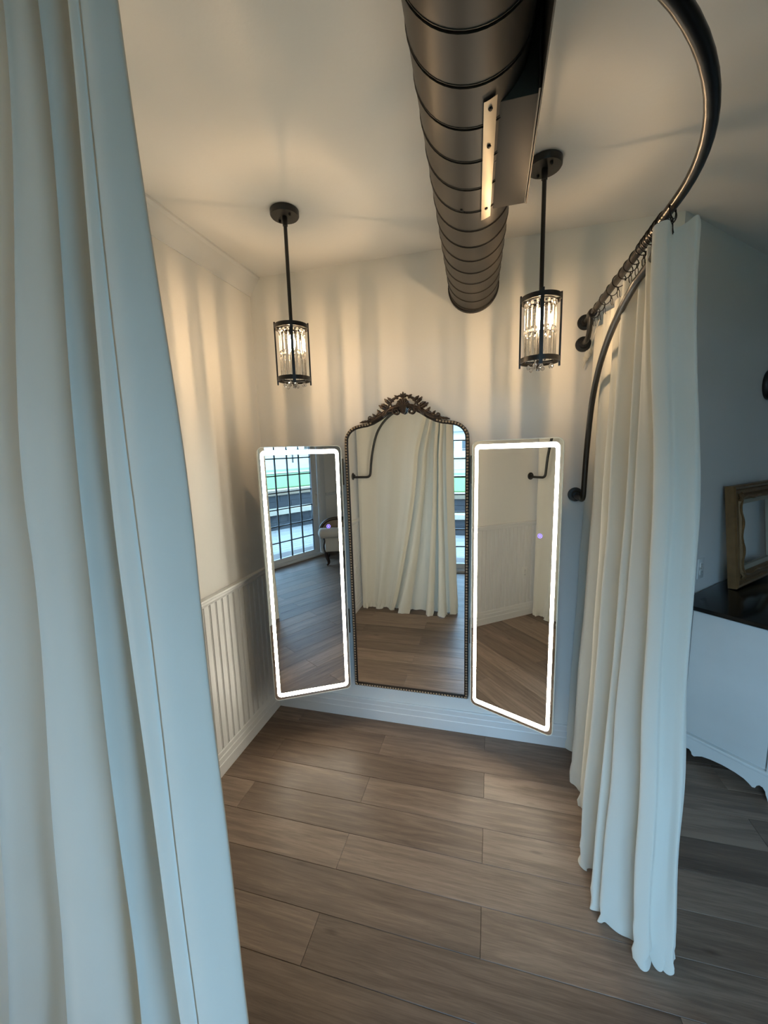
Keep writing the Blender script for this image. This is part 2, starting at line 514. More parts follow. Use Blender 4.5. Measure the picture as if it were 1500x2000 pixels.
while y1 > -3.85:
    y0 = y1 - PW
    st = 0.205 if k % 2 == 0 else 0.783
    x = st - PL * 2
    while x < 5.4:
        full_p = [(x, y0), (x + PL, y0), (x + PL, y1), (x, y1)]
        parts_ = []
        if y0 < 0: parts_.append(clip_poly(full_p, 0, 1, 0.0) if y1 > 0 else full_p)
        if y1 > 0.001:
            up_ = clip_poly(full_p, 0, -1, 0.0) if y0 < 0 else full_p
            up_ = clip_poly(up_, -S2, S2, -CX * S2)
            parts_.append(clip_poly(up_, 0, 1, 2.0) if up_ else up_)
        for poly in parts_:
            for a, b, c in ((-1, 0, 0), (1, 0, 5.4), (WN.x, WN.y, WN.dot(WO))):
                if poly: poly = clip_poly(poly, a, b, c)
            if not poly or len(poly) < 3: continue
            ex = max(p[0] for p in poly) - min(p[0] for p in poly); ey = max(p[1] for p in poly) - min(p[1] for p in poly)
            if ex < 0.01 or ey < 0.004: continue
            c = ((x + PL / 2), (y0 + y1) / 2)
            if len(poly) == 4 and abs(ex - PL) < 1e-6 and abs(ey - PW) < 1e-6:
                if plank_mesh is None:
                    plank_mesh = plank_prism(poly, c).mesh('plank', None); plank_mesh.materials.append(MAT['plank'])
                me = plank_mesh
            else:
                me = plank_prism(poly, c).mesh('plank', None); me.materials.append(MAT['plank'])
            put('plank', me, fl, (c[0], c[1], 0))
        x += PL
    y1 = y0; k += 1

# walls
wl = struct(MB().box((-0.12, -3.25, 0), (0, 0.12, H)).build('wall_left', 'wall', None, None))
wb = struct(MB().prism([(0, 0, 0), (CX, 0, 0), (CX - 0.05, 0.12, 0), (0, 0.12, 0)], (0, 0, H)).build('wall_back', 'wall', None, None))
wr_me = MB().prism([(0, 0, 0), (2.828, 0, 0), (2.828, 0.12, 0), (0.05, 0.12, 0)], (0, 0, H)).mesh('wall_right', None); wr_me.materials.append(MAT['wall'])
wr = struct(put('wall_right', wr_me, None, (CX, 0, 0), (0, 0, R(45))))
struct(MB().prism([(4.199, 2.0, 0), (5.5, 2.0, 0), (5.5, 2.1, 0), (4.114, 2.1, 0)], (0, 0, H)).build('wall_far', 'wall', None, None))
struct(MB().box((5.4, -3.9, 0), (5.5, 2.0, H)).build('wall_side', 'wall', None, None))
ce = struct(MB().box((-0.12, -4.0, H), (5.5, 2.1, H + 0.15)).build('ceiling', 'wall_bright', None, None))
# window wall with the door opening
m = MB()
for a, b in (((-0.12, 0, 0), (DS0, 0.14, H)), ((DS1, 0, 0), (5.6, 0.14, H)), ((DS0, 0, DZ), (DS1, 0.14, H)), ((DS0, 0.0, -0.06), (DS1, 0.14, 0.0))):
    m.box(a, b, MWALL)
wf = struct(m.build('wall_front', 'wall', None, None))

# wainscot on the left wall: single boards
BW = 0.0485
bm_ = MB()
hw = BW / 2
prof = [(-hw + 0.0022, 0), (-hw + 0.0022, 0.007), (-hw + 0.0042, 0.0095), (hw - 0.0115, 0.0095), (hw - 0.0100, 0.0065), (hw - 0.0082, 0.0098), (hw - 0.0050, 0.0104), (hw - 0.0030, 0.0085), (hw - 0.0018, 0.006), (hw - 0.0018, 0)]
bm_.prism([(b, a, 0.13) for a, b in prof], (0, 0, 0.815))
board_me = bm_.mesh('board', 30); board_me.materials.append(MAT['trim'])
y = -0.012 - BW / 2
while y > -3.15:
    put('board', board_me, wl, (0, y, 0)); y -= BW
bprof = [(0, 0), (0.017, 0), (0.017, 0.062), (0.0145, 0.066), (0.0145, 0.098), (0.012, 0.103), (0.012, 0.128), (0.009, 0.135), (0, 0.135)]
def mould(name, prof, a, b, out, mat='trim', M=None):
    """profile (offset from wall, z) extruded from a to b (plan points); out = unit vector away from the wall"""
    d = (b[0] - a[0], b[1] - a[1], 0)
    poly = [(a[0] + out[0] * o, a[1] + out[1] * o, z) for o, z in prof]
    return struct(MB().prism(poly, d).build(name, mat, None, 20))
mould('baseboard_left', bprof, (0, -0.0), (0, -3.16), (1, 0))
mould('baseboard_back', bprof, (0.0, 0), (CX, 0), (0, -1))
mould('baseboard_right', bprof, (CX, 0), (4.199, 2.0), (S2, -S2))
rprof = [(0, 0.941), (0.012, 0.941), (0.016, 0.950), (0.020, 0.955), (0.021, 0.968), (0.030, 0.974), (0.030, 0.985), (0, 0.985)]
mould('trim_1', rprof, (0, 0), (0, -3.16), (1, 0))
cprof = [(0, H - 0.100), (0.006, H - 0.100), (0.010, H - 0.088), (0.020, H - 0.072), (0.036, H - 0.050), (0.052, H - 0.032), (0.058, H - 0.020), (0.071, H - 0.010), (0.071, H), (0, H)]
mould('trim_2', cprof, (0, 0), (0, -3.16), (1, 0))
# the same rail and base on the window wall beside the door
p0, p1 = W(DS1 + 0.06, 0, 0), W(5.4, 0, 0)
mould('trim_3', rprof, p0, p1, (-WN.x, -WN.y))
mould('baseboard_front', bprof, p0, p1, (-WN.x, -WN.y))

# sliding glass door with a grid of bars
do = struct(put('door_1', None, None, W(DS0, 0, 0)))
PM[do.name] = Matrix.Translation(Vector(W(DS0, 0, 0)))
fr = MB()
for a, b in (((DS0 - 0.05, -0.018, 0), (DS0 + 0.06, 0.14, DZ)), ((DS1 - 0.06, -0.018, 0), (DS1 + 0.05, 0.14, DZ)), ((DS0, -0.018, DZ - 0.05), (DS1, 0.14, DZ + 0.05)), ((DS0, -0.018, 0), (DS1, 0.14, 0.035))):
    fr.box(a, b, MWALL, 0.004)
fr.build('door_frame', 'vinyl', do)
for (g0, g1, dd) in ((0.905, 1.765, 0.085), (1.840, 2.700, 0.035)):
    z0, z1 = 0.10, 2.290
    sa = MB()
    for a, b in (((g0 - 0.075, dd, 0.037), (g0, dd + 0.04, DZ - 0.05)), ((g1, dd, 0.037), (g1 + 0.075 if g1 < 2 else g1 + 0.11, dd + 0.04, DZ - 0.05)), ((g0, dd, 0.037), (g1, dd + 0.04, z0)), ((g0, dd, z1), (g1, dd + 0.04, DZ - 0.05))):
        sa.box(a, b, MWALL, 0.003)
    sash = sa.build('sash', 'vinyl', do)
    nc, nr = 4, 9
    cw, ch = (g1 - g0) / nc, (z1 - z0) / nr
    pane_me = None
    for i in range(nc):
        for j in range(nr):
            pm = MB().box((g0 + i * cw, dd + 0.018, z0 + j * ch), (g0 + (i + 1) * cw, dd + 0.022, z0 + (j + 1) * ch), MWALL)
            pm.build('pane', 'glass', do, None)
    for i in range(1, nc):
        MB().box((g0 + i * cw - 0.008, dd + 0.010, z0), (g0 + i * cw + 0.008, dd + 0.030, z1), MWALL).build('muntin', 'muntin', do, None)
    for j in range(1, nr):
        MB().box((g0, dd + 0.011, z0 + j * ch - 0.008), (g1, dd + 0.029, z0 + j * ch + 0.008), MWALL).build('muntin', 'muntin', do, None)
hd = MB()
hd.tube([W(2.76, 0.035, 0.80), W(2.76, -0.01, 0.81), W(2.76, -0.012, 0.90), W(2.76, -0.012, 0.98), W(2.76, 0.035, 0.99)], 0.009, 8)
hd.box((2.74, 0.028, 0.78), (2.78, 0.036, 1.01), MWALL)
hd.build('handle', 'plastic', do)

# ================================================================== LARGE THINGS
# ---- curtain rod: straight from the back wall, quarter bend, straight to the left wall
RZ = 2.272; RX = 1.81; RR = 0.78; RY = -1.0 - RR
rod = thing('curtain_rod', 'black iron pipe curtain rod bending in a quarter circle around the mirror alcove', 'curtain rod', (RX, 0, RZ))
path = [(RX, y, RZ) for y in (-0.145, -0.4, -0.7, -0.98)]
path += [(RX - RR + RR * math.cos(t), -1.0 - RR * math.sin(t), RZ) for t in [PI / 2 * i / 28 for i in range(0, 29)]]
path += [(x, RY, RZ) for x in (0.8, 0.5, 0.145)]
MB().tube(path, 0.0125, 14).build('rod', 'rodblack', rod)
def flange(c, ax, parent, nm='wall_flange', r=0.036):
    MB().lathe([(r * 0.98, 0.0), (r, 0.002), (r, 0.007), (r * 0.94, 0.010), (0.021, 0.011), (0.020, 0.024), (0.0175, 0.026)], c, ax, 26).build(nm, 'black', parent)
def elbow_end(base_hi, base_lo, inward, parent):
    """two flanges on the wall, pipe from the lower one rising to the rod end, tee on the rod"""
    n = Vector(inward); hi = Vector(base_hi); lo = Vector(base_lo)
    flange(hi, n, parent); flange(lo, n, parent)
    MB().tube([hi + n * 0.02, hi + n * 0.08, hi + n * 0.16], 0.0125, 12).build('rod_stub', 'black', parent)
    b = MB()
    b.tube([lo + n * 0.015, lo + n * 0.07, lo + n * 0.105 + Vector((0, 0, 0.008)), lo + n * 0.125 + Vector((0, 0, 0.032)), Vector((lo.x, lo.y, hi.z)) + n * 0.135], 0.0115, 12)
    b.lathe([(0.018, -0.02), (0.019, -0.018), (0.019, 0.018), (0.018, 0.02)], hi + n * 0.135, n, 16)
    b.build('bracket_pipe', 'black', parent)
elbow_end((RX, 0, RZ), (RX - 0.005, 0, 2.172), (0, -1, 0), rod)
elbow_end((0, RY, RZ), (0, RY, 2.172), (1, 0, 0), rod)
brz = [(0.02, 1.43), (0.12, 1.43), (0.165, 1.432), (0.188, 1.452), (0.196, 1.50), (0.203, 1.57), (0.217, 1.662), (0.249, 1.796), (0.292, 1.90), (0.373, 2.0), (0.49, 2.08), (0.633, 2.138), (0.756, 2.168), (0.80, 2.185), (0.84, 2.205), (0.868, 2.238)]
bs = catmull(brz, 60)
flange((RX - 0.012, 0, 1.438), (0, -1, 0), rod)
MB().tube([(RX - 0.012 + 0.022 * max(0.0, min(1.0, (d - 0.77) / 0.08)), -d, z) for d, z in bs], 0.0120, 12).build('brace', 'black', rod)
flange((0, RY + 0.012, 1.438), (1, 0, 0), rod)
MB().tube([(d, RY + 0.012, z) for d, z in bs], 0.0120, 12).build('brace', 'black', rod)

# ---- curtains
def smooth01(t):
    t = max(0.0, min(1.0, t)); return t * t * (3 - 2 * t)

class Cloth:
    """cloth between plan curves at the top, waist and floor"""
    def __init__(s, top, mid, bot, zt, nu, nv, wob=0.004, seed=0.0, zmid=1.45, sag=None):
        s.T = catmull(top, nu); s.Mi = catmull(mid, nu); s.B = catmull(bot, nu)
        s.zt, s.nu, s.nv, s.wob, s.seed, s.zm = zt, nu, nv, wob, seed, zmid
        s.sag = sag
    def at(s, i, v):
        ztop = s.zt + (s.sag(i / (s.nu - 1)) if s.sag else 0.0)
        z = ztop * (1 - v) + 0.004 * v
        if z > s.zm:
            t = smooth01((ztop - z) / (ztop - s.zm)); a, b = s.T[i], s.Mi[i]
        else:
            t = (s.zm - z) / s.zm; t = t * (0.55 + 0.45 * t); a, b = s.Mi[i], s.B[i]
        x = a[0] * (1 - t) + b[0] * t; y = a[1] * (1 - t) + b[1] * t
        q = Vector((i * 0.055 + s.seed, z * 2.3, s.seed)); w = s.wob * (0.35 + v)
        x += w * mnoise.noise(q); y += w * mnoise.noise(q + Vector((9, 3, 5)))
        if z < 0.16:                                   # cloth breaks where it meets the floor
            f = (0.16 - z) / 0.16
            q = Vector((i * 0.11 + s.seed, z * 16, 4.0))
            x += 0.022 * f * mnoise.noise(q); y += 0.022 * f * mnoise.noise(q + Vector((7, 7, 1)))
        return Vector((x, y, z))
    def rows(s):
        return [[s.at(i, j / (s.nv - 1)) for i in range(s.nu)] for j in range(s.nv)]

def strip_on(cl, i0, i1, off, parent, name, mat, v0=0.0, v1=1.0):
    rows = []
    for j in range(cl.nv):
        v = v0 + (v1 - v0) * j / (cl.nv - 1)
        r = []
        for i in (i0, (i0 + i1) // 2, i1):
            p = cl.at(i, v)
            du = cl.at(min(i + 1, cl.nu - 1), v) - cl.at(max(i - 1, 0), v)
            n = Vector((du.y, -du.x, 0)).normalized()
            r.append(p + n * off)
        rows.append(r)
    MB().grid(rows).build(name, mat, parent, 60)

# right panel, from the back wall outwards
rb = [(1.795, -.012), (1.835, -.045), (1.90, -.09), (1.90, -.14), (1.83, -.18), (1.79, -.22), (1.785, -.285), (1.83, -.325), (1.90, -.345), (1.88, -.38), (1.795, -.405), (1.81, -.45), (1.88, -.485), (1.86, -.53),
      (1.785, -.575), (1.76, -.64), (1.735, -.70), (1.79, -.712), (1.885, -.725), (1.87, -.77), (1.79, -.80), (1.75, -.85), (1.80, -.868), (1.765, -.89), (1.80, -.915), (1.865, -.932), (1.925, -.93), (1.92, -.962), (1.85, -.986), (1.885, -1.012), (1.905, -.984), (1.93, -.990), (1.957, -1.006), (1.985, -.955)]
rtop = []
for i, (x, y) in enumerate(rb):
    f = i / (len(rb) - 1)
    yy = -0.09 - 0.86 * (0.35 * f + 0.65 * (-y / 1.0))
    rtop.append((1.855 + 0.50 * (x - 1.83) - (0.004 if x < 1.8 else 0), yy))
rtop = [(x - 0.080 * smooth01((-y - 0.80) / 0.05), y) for x, y in rtop]
rtop[-6:] = [(1.775, -0.955), (1.800, -0.990), (1.822, -0.965), (1.845, -0.972), (1.864, -0.988), (1.885, -0.955)]
rmid = [(0.58 * a[0] + 0.42 * b[0] + 0.012, 0.55 * a[1] + 0.45 * b[1]) for a, b in zip(rtop, rb)]
def rsag(f):
    return 0.006 * math.sin(f * 60) - 0.018 * max(0, (0.12 - f) / 0.12)
cr_ = Cloth(rtop, rmid, rb, 2.232, 360, 72, 0.009, 2.0, 1.40, rsag)
cur_r = thing('curtain', 'cream cotton curtain panel hanging beside the black curved brace, white cabinet behind it', 'curtain', (1.85, -0.5, 0))
MB().grid(cr_.rows()).build('cloth', 'curtain', cur_r, 70)
strip_on(cr_, 344, 346, -0.0030, cur_r, 'side_hem', 'hem')
# knotted corner tie by the wall
kn = MB()
for c, r_ in (((1.822, -0.035, 2.118), 0.016), ((1.815, -0.028, 2.100), 0.013), ((1.828, -0.045, 2.128), 0.011)):
    kn.ball(c, r_, 10, 8, (1.0, 0.8, 1.2))
kn.tube([(1.815, -0.03, 2.10), (1.808, -0.035, 2.075), (1.803, -0.03, 2.055)], lambda t: 0.006 * (1 - 0.7 * t), 8)
kn.tube([(1.820, -0.04, 2.118), (1.8205, -0.10, 2.145), (1.8215, -0.16, 2.185), (1.826, -0.21, 2.225)], 0.0012, 6)
kn.build('tie_knot', 'curtain', cur_r)

# left panels, in front of the window wall
lead = [(.955, -1.800), (1.0, -1.815), (1.028, -1.836), (.995, -1.850), (.955, -1.848), (.927, -1.847), (.915, -1.838), (.918, -1.800), (.918, -1.760), (.905, -1.738), (.888, -1.745), (.882, -1.790), (.886, -1.828), (.880, -1.844), (.868, -1.844), (.861, -1.825), (.868, -1.790), (.868, -1.757),
        (.855, -1.738), (.838, -1.750), (.832, -1.790), (.839, -1.828), (.828, -1.847), (.80, -1.854), (.775, -1.850), (.758, -1.835), (.757, -1.800), (.762, -1.765), (.750, -1.745), (.730, -1.755), (.725, -1.800), (.722, -1.835), (.700, -1.852), (.672, -1.848), (.65, -1.830), (.64, -1.800)]
rest = [(.675, -1.800), (.655, -1.800), (.63, -1.797), (.60, -1.815), (.555, -1.850), (.505, -1.862), (.455, -1.840), (.41, -1.805), (.36, -1.800), (.305, -1.825), (.25, -1.848), (.195, -1.835), (.14, -1.808), (.09, -1.802), (.055, -1.815), (.035, -1.832)]
KM = [1.03, .912, .90, .871, .853, .762, .742, .64, .03]
KT = [.998, .940, .930, .905, .887, .857, .845, .770, .03]
KB = [1.067, .945, .925, .825, .79, .57, .46, .36, .03]
def kmap(x, K):
    for a in range(len(KM) - 1):
        if x >= KM[a + 1] or a == len(KM) - 2:
            t = (KM[a] - x) / (KM[a] - KM[a + 1]); return K[a] + (K[a + 1] - K[a]) * t
def warp(pts, zz):
    if zz == 't': return [(kmap(x, KT), -1.815 + (y + 1.81) * 0.7) for x, y in pts]
    if zz == 'm': return pts
    return [(kmap(x, KB), -1.815 + (y + 1.81) * 1.3) for x, y in pts]
cl1 = Cloth(warp(lead, 't'), warp(lead, 'm'), warp(lead, 'b'), 2.232, 440, 64, 0.006, 5.0, 1.55, lambda f: 0.004 * math.sin(f * 50))
cur_l = thing('curtain', 'cream curtain panel bunched into tight folds, its hemmed edge beside the open doorway side', 'curtain', (.86, -1.8, 0))
cur_l['label'] = 'bunched cream curtain panel with a stitched side hem, hung across the alcove opening'
MB().grid(cl1.rows()).build('cloth', 'curtain', cur_l, 70)
strip_on(cl1, 49, 51, -0.0030, cur_l, 'side_hem', 'hem')
cl2 = Cloth(warp(rest, 't'), warp(rest, 'm'), warp(rest, 'b'), 2.232, 200, 64, 0.007, 8.0, 1.55, lambda f: 0.004 * math.sin(f * 40))
cur_m = thing('curtain', 'wide cream curtain panel in loose folds reaching the wainscoted left wall', 'curtain', (.35, -1.83, 0))
MB().grid(cl2.rows()).build('cloth', 'curtain', cur_m, 70)

# ---- spiral duct along the ceiling, slightly askew
def dx(y): return 1.281 - 0.036 * y
DR, DZC = 0.120, 2.497
duct = thing('spiral_duct', 'dark bronze round spiral air duct running below the white ceiling', 'air duct', (dx(-0.9), -0.9, DZC))
PT = 0.107
dprof = [(0.0, 0.0), (0.050, 0.0), (0.0980, 0.0), (0.0992, 0.0020), (0.1008, 0.0020), (0.1014, -0.0080), (0.1054, -0.0080), (0.1060, 0.0), (0.1070, 0.0)]
rows = []
for i in range(-48, 48 * 28 + 1):
    t = i / 48.0; th = -2 * PI * t - PI / 2 + 0.9; r_ = []
    for u, h in dprof:
        y = min(-0.004, 0.0734 - PT * t - u)
        r_.append((dx(y) + (DR + h) * math.cos(th), y, DZC + (DR + h) * math.sin(th)))
    rows.append(r_)
MB().grid(rows).build('duct_body', 'duct', duct, 40)
hel = []
for i in range(int(2.9 / PT * 40)):
    t = i / 40.0; y = -0.030 - PT * t; th = -2 * PI * t - PI / 2 + 0.9
    hel.append((dx(y) + (DR - 0.0075) * math.cos(th), y, DZC + (DR - 0.0075) * math.sin(th)))
MB().tube(hel, 0.0010, 6, caps=False).build('spiral_seam', 'duct', duct, 60)
hel2 = []
for i in range(int(2.9 / PT * 40)):
    t = i / 40.0; y = -0.0335 - PT * t; th = -2 * PI * t - PI / 2 + 0.9
    hel2.append((dx(y) + (DR + 0.0004) * math.cos(th), y, DZC + (DR + 0.0004) * math.sin(th)))
MB().tube(hel2, 0.0012, 6, caps=False).build('spiral_rib', 'duct', duct, 60)
MB().lathe([(DR + 0.001, 0), (DR + 0.006, 0.0), (DR + 0.006, 0.022), (DR + 0.001, 0.024)], (dx(0), -0.002, DZC), (0, -1, 0), 48).build('end_collar', 'seam', duct)
# sheet-metal register box on its side
bxp = struct_box = None
zb = 2.394
rbx = MB()
rbx.box((1.371, -1.252, zb), (1.462, -0.868, 2.60), None, 0.0015)
reg = rbx.build('register_box', 'boxmetal', duct, 30)
MB().box((1.462, -1.262, zb + 0.001), (1.4655, -0.866, 2.603)).build('register_lip', 'duct', reg, None)
MB().box((1.4675, -1.80, zb - 0.001), (1.4705, -0.866, 2.603)).build('register_lip', 'duct', reg, None)
MB().box((1.380, -1.80, 2.540), (1.4670, -1.254, 2.60)).build('neck_section', 'boxmetal', reg, None)
# bright flange strip bent against the duct, with screws
def on_duct(th, y, o=0.0): return Vector((dx(y) + (DR + o) * math.cos(th), y, DZC + (DR + o) * math.sin(th)))
thA, thB = R(-77), R(-64)
st = []
for j in range(12):
    y = -1.285 + (1.285 - 0.850) * j / 11
    st.append([on_duct(thA + (thB - thA) * i / 4, y, 0.0045) for i in range(5)])
MB().grid(st).build('flange_strip', 'tin', reg, 60)
for y in (-1.262, -1.155, -0.905):
    p = on_duct((thA + thB) / 2, y, 0.005); n = (p - Vector((dx(y), y, DZC))).normalized()
    MB().lathe([(0.0048, 0), (0.0048, 0.002), (0.003, 0.0035)], p, n, 6).build('screw', 'seam', reg)
for y in (-1.215, -1.075):
    MB().lathe([(0.004, 0), (0.0035, 0.002), (0.001, 0.0028)], (1.378, y, zb), (0, 0, -1), 8).build('screw', 'duct', reg)
for y, th in ((-0.905, -100), (-0.918, -104)):
    p = on_duct(R(th), y, 0.0); n = (p - Vector((dx(y), y, DZC))).normalized()
    MB().lathe([(0.0042, 0), (0.004, 0.003), (0.002, 0.004)], p, n, 8).build('screw', 'seam', duct)

# ---- pendants
def make_pendant(loc, ang, label):
    x, y = loc
    t = thing('pendant_light', label, 'pendant light', (x, y, 1.97), (0, 0, ang))
    def B(mb, nm, mat, sm=38, par=None):
        return mb.build(nm, mat, par or t, sm, local=True)
    zt, zb_ = 2.246 - 1.97, 2.000 - 1.97
    hz = H - 1.97
    can = B(MB().lathe([(0.058, 0.0), (0.060, -0.002), (0.060, -0.020), (0.057, -0.0245), (0.0, -0.0245)], (0, 0, hz), n=36), 'canopy', 'black')
    for a in (0.6, 0.6 + PI):
        B(MB().lathe([(0.0055, 0), (0.0055, -0.006), (0.003, -0.0095)], (0.037 * math.cos(a), 0.037 * math.sin(a), hz - 0.0245), n=8), 'screw', 'seam', 38, can)
    st_ = B(MB().tube([(0, 0, zt - 0.004), (0, 0, hz - 0.024)], 0.0078, 12), 'stem', 'black')
    B(MB().lathe([(0.0105, -0.024), (0.011, -0.03), (0.0105, -0.060), (0.008, -0.062)], (0, 0, hz), n=14), 'stem_collar', 'black', 38, st_)
    ro, ri = 0.0725, 0.0690
    for z in (zt - 0.022, zb_ + 0.004):
        pr = [(ri, 0), (ro, 0), (ro, 0.018), (ri, 0.018), (ri, 0)]
        vs_ = []; n = 48; mb = MB()
        mb.grid([[(r_ * math.cos(2 * PI * k / n), r_ * math.sin(2 * PI * k / n), z + h) for k in range(n)] for r_, h in pr], closed=True)
        B(mb, 'ring', 'black')
    for k in range(4):
        M4 = Matrix.Rotation(k * PI / 2, 4, 'Z')
        B(MB().box((ro - 0.004, -0.0065, zb_ - 0.012), (ro + 0.0025, 0.0065, zt + 0.006), M4), 'frame_bar', 'black', None)
    # cross arms and inner ring that carry the crystals
    mb = MB()
    for k in range(4):
        M4 = Matrix.Rotation(k * PI / 2, 4, 'Z')
        mb.box((0.0, -0.0012, zt - 0.016), (ri, 0.0012, zt - 0.012), M4)
    mb.tube([(0.0535 * math.cos(2 * PI * k / 36), 0.0535 * math.sin(2 * PI * k / 36), zt - 0.020) for k in range(36)], 0.0022, 6, closed=True)
    mb.tube([(0.052 * math.cos(2 * PI * k / 36), 0.052 * math.sin(2 * PI * k / 36), zt - 0.048) for k in range(36)], 0.0012, 6, closed=True)
    B(mb, 'crystal_carrier', 'black'); mb = MB()
    mb.box((-0.05, -0.002, zb_ + 0.006), (0.05, 0.002, zb_ + 0.010)); mb.box((-0.002, -0.05, zb_ + 0.006), (0.002, 0.05, zb_ + 0.010))
    mb.box((-0.002, -0.002, zb_ - 0.010), (0.002, 0.002, zb_ + 0.010))
    mb.tube([(0.050 * math.cos(2 * PI * k / 30), 0.050 * math.sin(2 * PI * k / 30), zb_ + 0.010) for k in range(30)], 0.0015, 6, closed=True)
    B(mb, 'drop_carrier', 'black')
    # crystals (shared meshes)
    def cmesh(mb, nm):
        me = mb.mesh(nm, None); me.materials.append(MAT['crystal']); return me
    n6 = [(0.0050 * math.cos(PI / 3 * k), 0.0034 * math.sin(PI / 3 * k)) for k in range(6)]
    def prism_cut(h):
        mb = MB(); ringz = [(0.35, 0.0), (1.0, -0.005), (1.0, -h + 0.007), (0.15, -h)]
        mb.grid([[(a * s_, b * s_, z) for a, b in n6] for s_, z in ringz], closed=True)
        mb.f.append(tuple(range(6))); mb.f.append(tuple(18 + k for k in range(6))); return mb
    oct_m = cmesh(MB().lathe([(0.002, 0.0075), (0.0062, 0.003), (0.0062, -0.003), (0.002, -0.0075)], (0, 0, 0), n=8), 'crystal_bead')
    long_m = cmesh(prism_cut(0.080), 'crystal_prism'); mid_m = cmesh(prism_cut(0.088), 'crystal_prism')
    drop_m = cmesh(MB().lathe([(0.0008, 0.010), (0.0058, 0.003), (0.0085, -0.002), (0.0058, -0.0075), (0.0008, -0.0105)], (0, 0, 0), n=8), 'crystal_drop')
    NC = 17
    for k in range(NC):
        a = 2 * PI * k / NC + 0.1
        c, s_ = math.cos(a), math.sin(a); r_ = 0.0535 + random.uniform(-0.001, 0.001)
        rz = (0, 0, a + PI / 2 + random.uniform(-0.5, 0.5))
        put('crystal_bead', oct_m, t, (r_ * c, r_ * s_, zt - 0.031), rz)
        put('crystal_prism', long_m, t, (r_ * c, r_ * s_, zt - 0.041), rz)
        put('crystal_bead', oct_m, t, (r_ * c, r_ * s_, zt - 0.1285), rz)
        put('crystal_prism', mid_m, t, (r_ * c, r_ * s_, zt - 0.138), rz)
    for k in range(9):
        a = 2 * PI * k / 9 + 0.3; r_ = 0.046 if k % 3 else 0.02
        put('crystal_drop', drop_m, t, (r_ * math.cos(a), r_ * math.sin(a), zb_ - 0.008 - 0.006 * (k % 2)), (0, 0, a))
    # bulb with socket
    B(MB().lathe([(0.014, 0.0), (0.014, -0.028), (0.010, -0.032)], (0, 0, zt - 0.014), n=16), 'socket', 'black')
    B(MB().lathe([(0.008, -0.046), (0.011, -0.055), (0.0145, -0.072), (0.0135, -0.088), (0.008, -0.106), (0.002, -0.120)], (0, 0, zt), n=16), 'bulb', 'bulbglass', 60)
    B(MB().tube([(0, 0, zt - 0.058), (0, 0, zt - 0.075), (0, 0, zt - 0.098)], 0.0019, 5), 'filament', 'bulb', None)
    return t
make_pendant((0.523, -0.537), R(-63), 'crystal pendant light in a black cage hung near the wainscoted wall')
make_pendant((1.553, -0.521), R(-92), 'crystal pendant light in a black cage, hung between the round duct and the curtain rod')

# ================================================================== MIRRORS
def rrect(x0, z0, x1, z1, r, n=8):
    out = []
    for cx_, cz_, a0 in ((x1 - r, z0 + r, -PI / 2), (x1 - r, z1 - r, 0), (x0 + r, z1 - r, PI / 2), (x0 + r, z0 + r, PI)):
        for i in range(n + 1):
            a = a0 + PI / 2 * i / n
            out.append((cx_ + r * math.cos(a), cz_ + r * math.sin(a)))
    return out
def frame_ring(outer, inner, y0, y1):
    n = len(outer); mb = MB()
    mb.grid([[(p[0], y0, p[1]) for p in outer], [(p[0], y1, p[1]) for p in outer], [(p[0], y1, p[1]) for p in inner], [(p[0], y0, p[1]) for p in inner], [(p[0], y0, p[1]) for p in outer]], closed=True)
    return mb
def led_mirror(base, rz, tilt, label, hinge_x, btn):
    w, h = 0.456, 1.485
    t = thing('lighted_mirror', label, 'mirror', base, (tilt, 0, rz), 'lighted wing mirrors beside the arched mirror')
    outer = rrect(0, 0, w, h, 0.030)
    MB().prism([(x, 0.0, z) for x, z in outer], (0, -0.005, 0)).build('mirror_glass', 'mirror', t, None, True)
    e_in = rrect(0.0032, 0.0032, w - 0.0032, h - 0.0032, 0.027)
    frame_ring(rrect(-0.0006, -0.0006, w + 0.0006, h + 0.0006, 0.0305), e_in, -0.0005, -0.0066).build('glass_edge', 'edge', t, 30, True)
    frame_ring(rrect(0.017, 0.020, w - 0.017, h - 0.020, 0.024), rrect(0.034, 0.043, w - 0.034, h - 0.043, 0.010), -0.0048, -0.0058).build('light_strip', 'led', t, 30, True)
    MB().box((0.03, 0.0, 0.03), (w - 0.03, 0.028, h - 0.03), None, 0.004).build('housing', 'housing', t, 30, True)
    mb = MB(); bx_, bz_ = btn
    mb.tube([(bx_ + 0.010 * math.cos(2 * PI * k / 24), -0.0058, bz_ + 0.010 * math.sin(2 * PI * k / 24)) for k in range(24)], 0.0016, 6, closed=True)
    mb.lathe([(0.0055, 0), (0.0050, 0.0008)], (bx_, -0.0050, bz_), (0, -1, 0), 14)
    mb.build('touch_button', 'violet', t, 40, True)
    for z in (0.36, 1.26):
        MB().box((hinge_x - 0.016, 0.0005, z), (hinge_x + 0.016, 0.020, z + 0.15), None, 0.003).build('hinge', 'black', t, 30, True)
    return t
aL, aR = R(29.7), R(-25.0)
innerL = Vector((0.553, -0.075, 0.240))
baseL = innerL - Vector((math.cos(aL), math.sin(aL), 0)) * 0.456
led_mirror(tuple(baseL), aL, R(0.5), 'lighted rounded-corner mirror panel reflecting the gridded glass door and striped settee', 0.452, (0.364, 1.028))
led_mirror((1.279, -0.075, 0.240), aR, R(-0.5), 'lighted rounded-corner mirror panel reflecting the wainscot wall and its power outlet', 0.004, (0.362, 1.021))

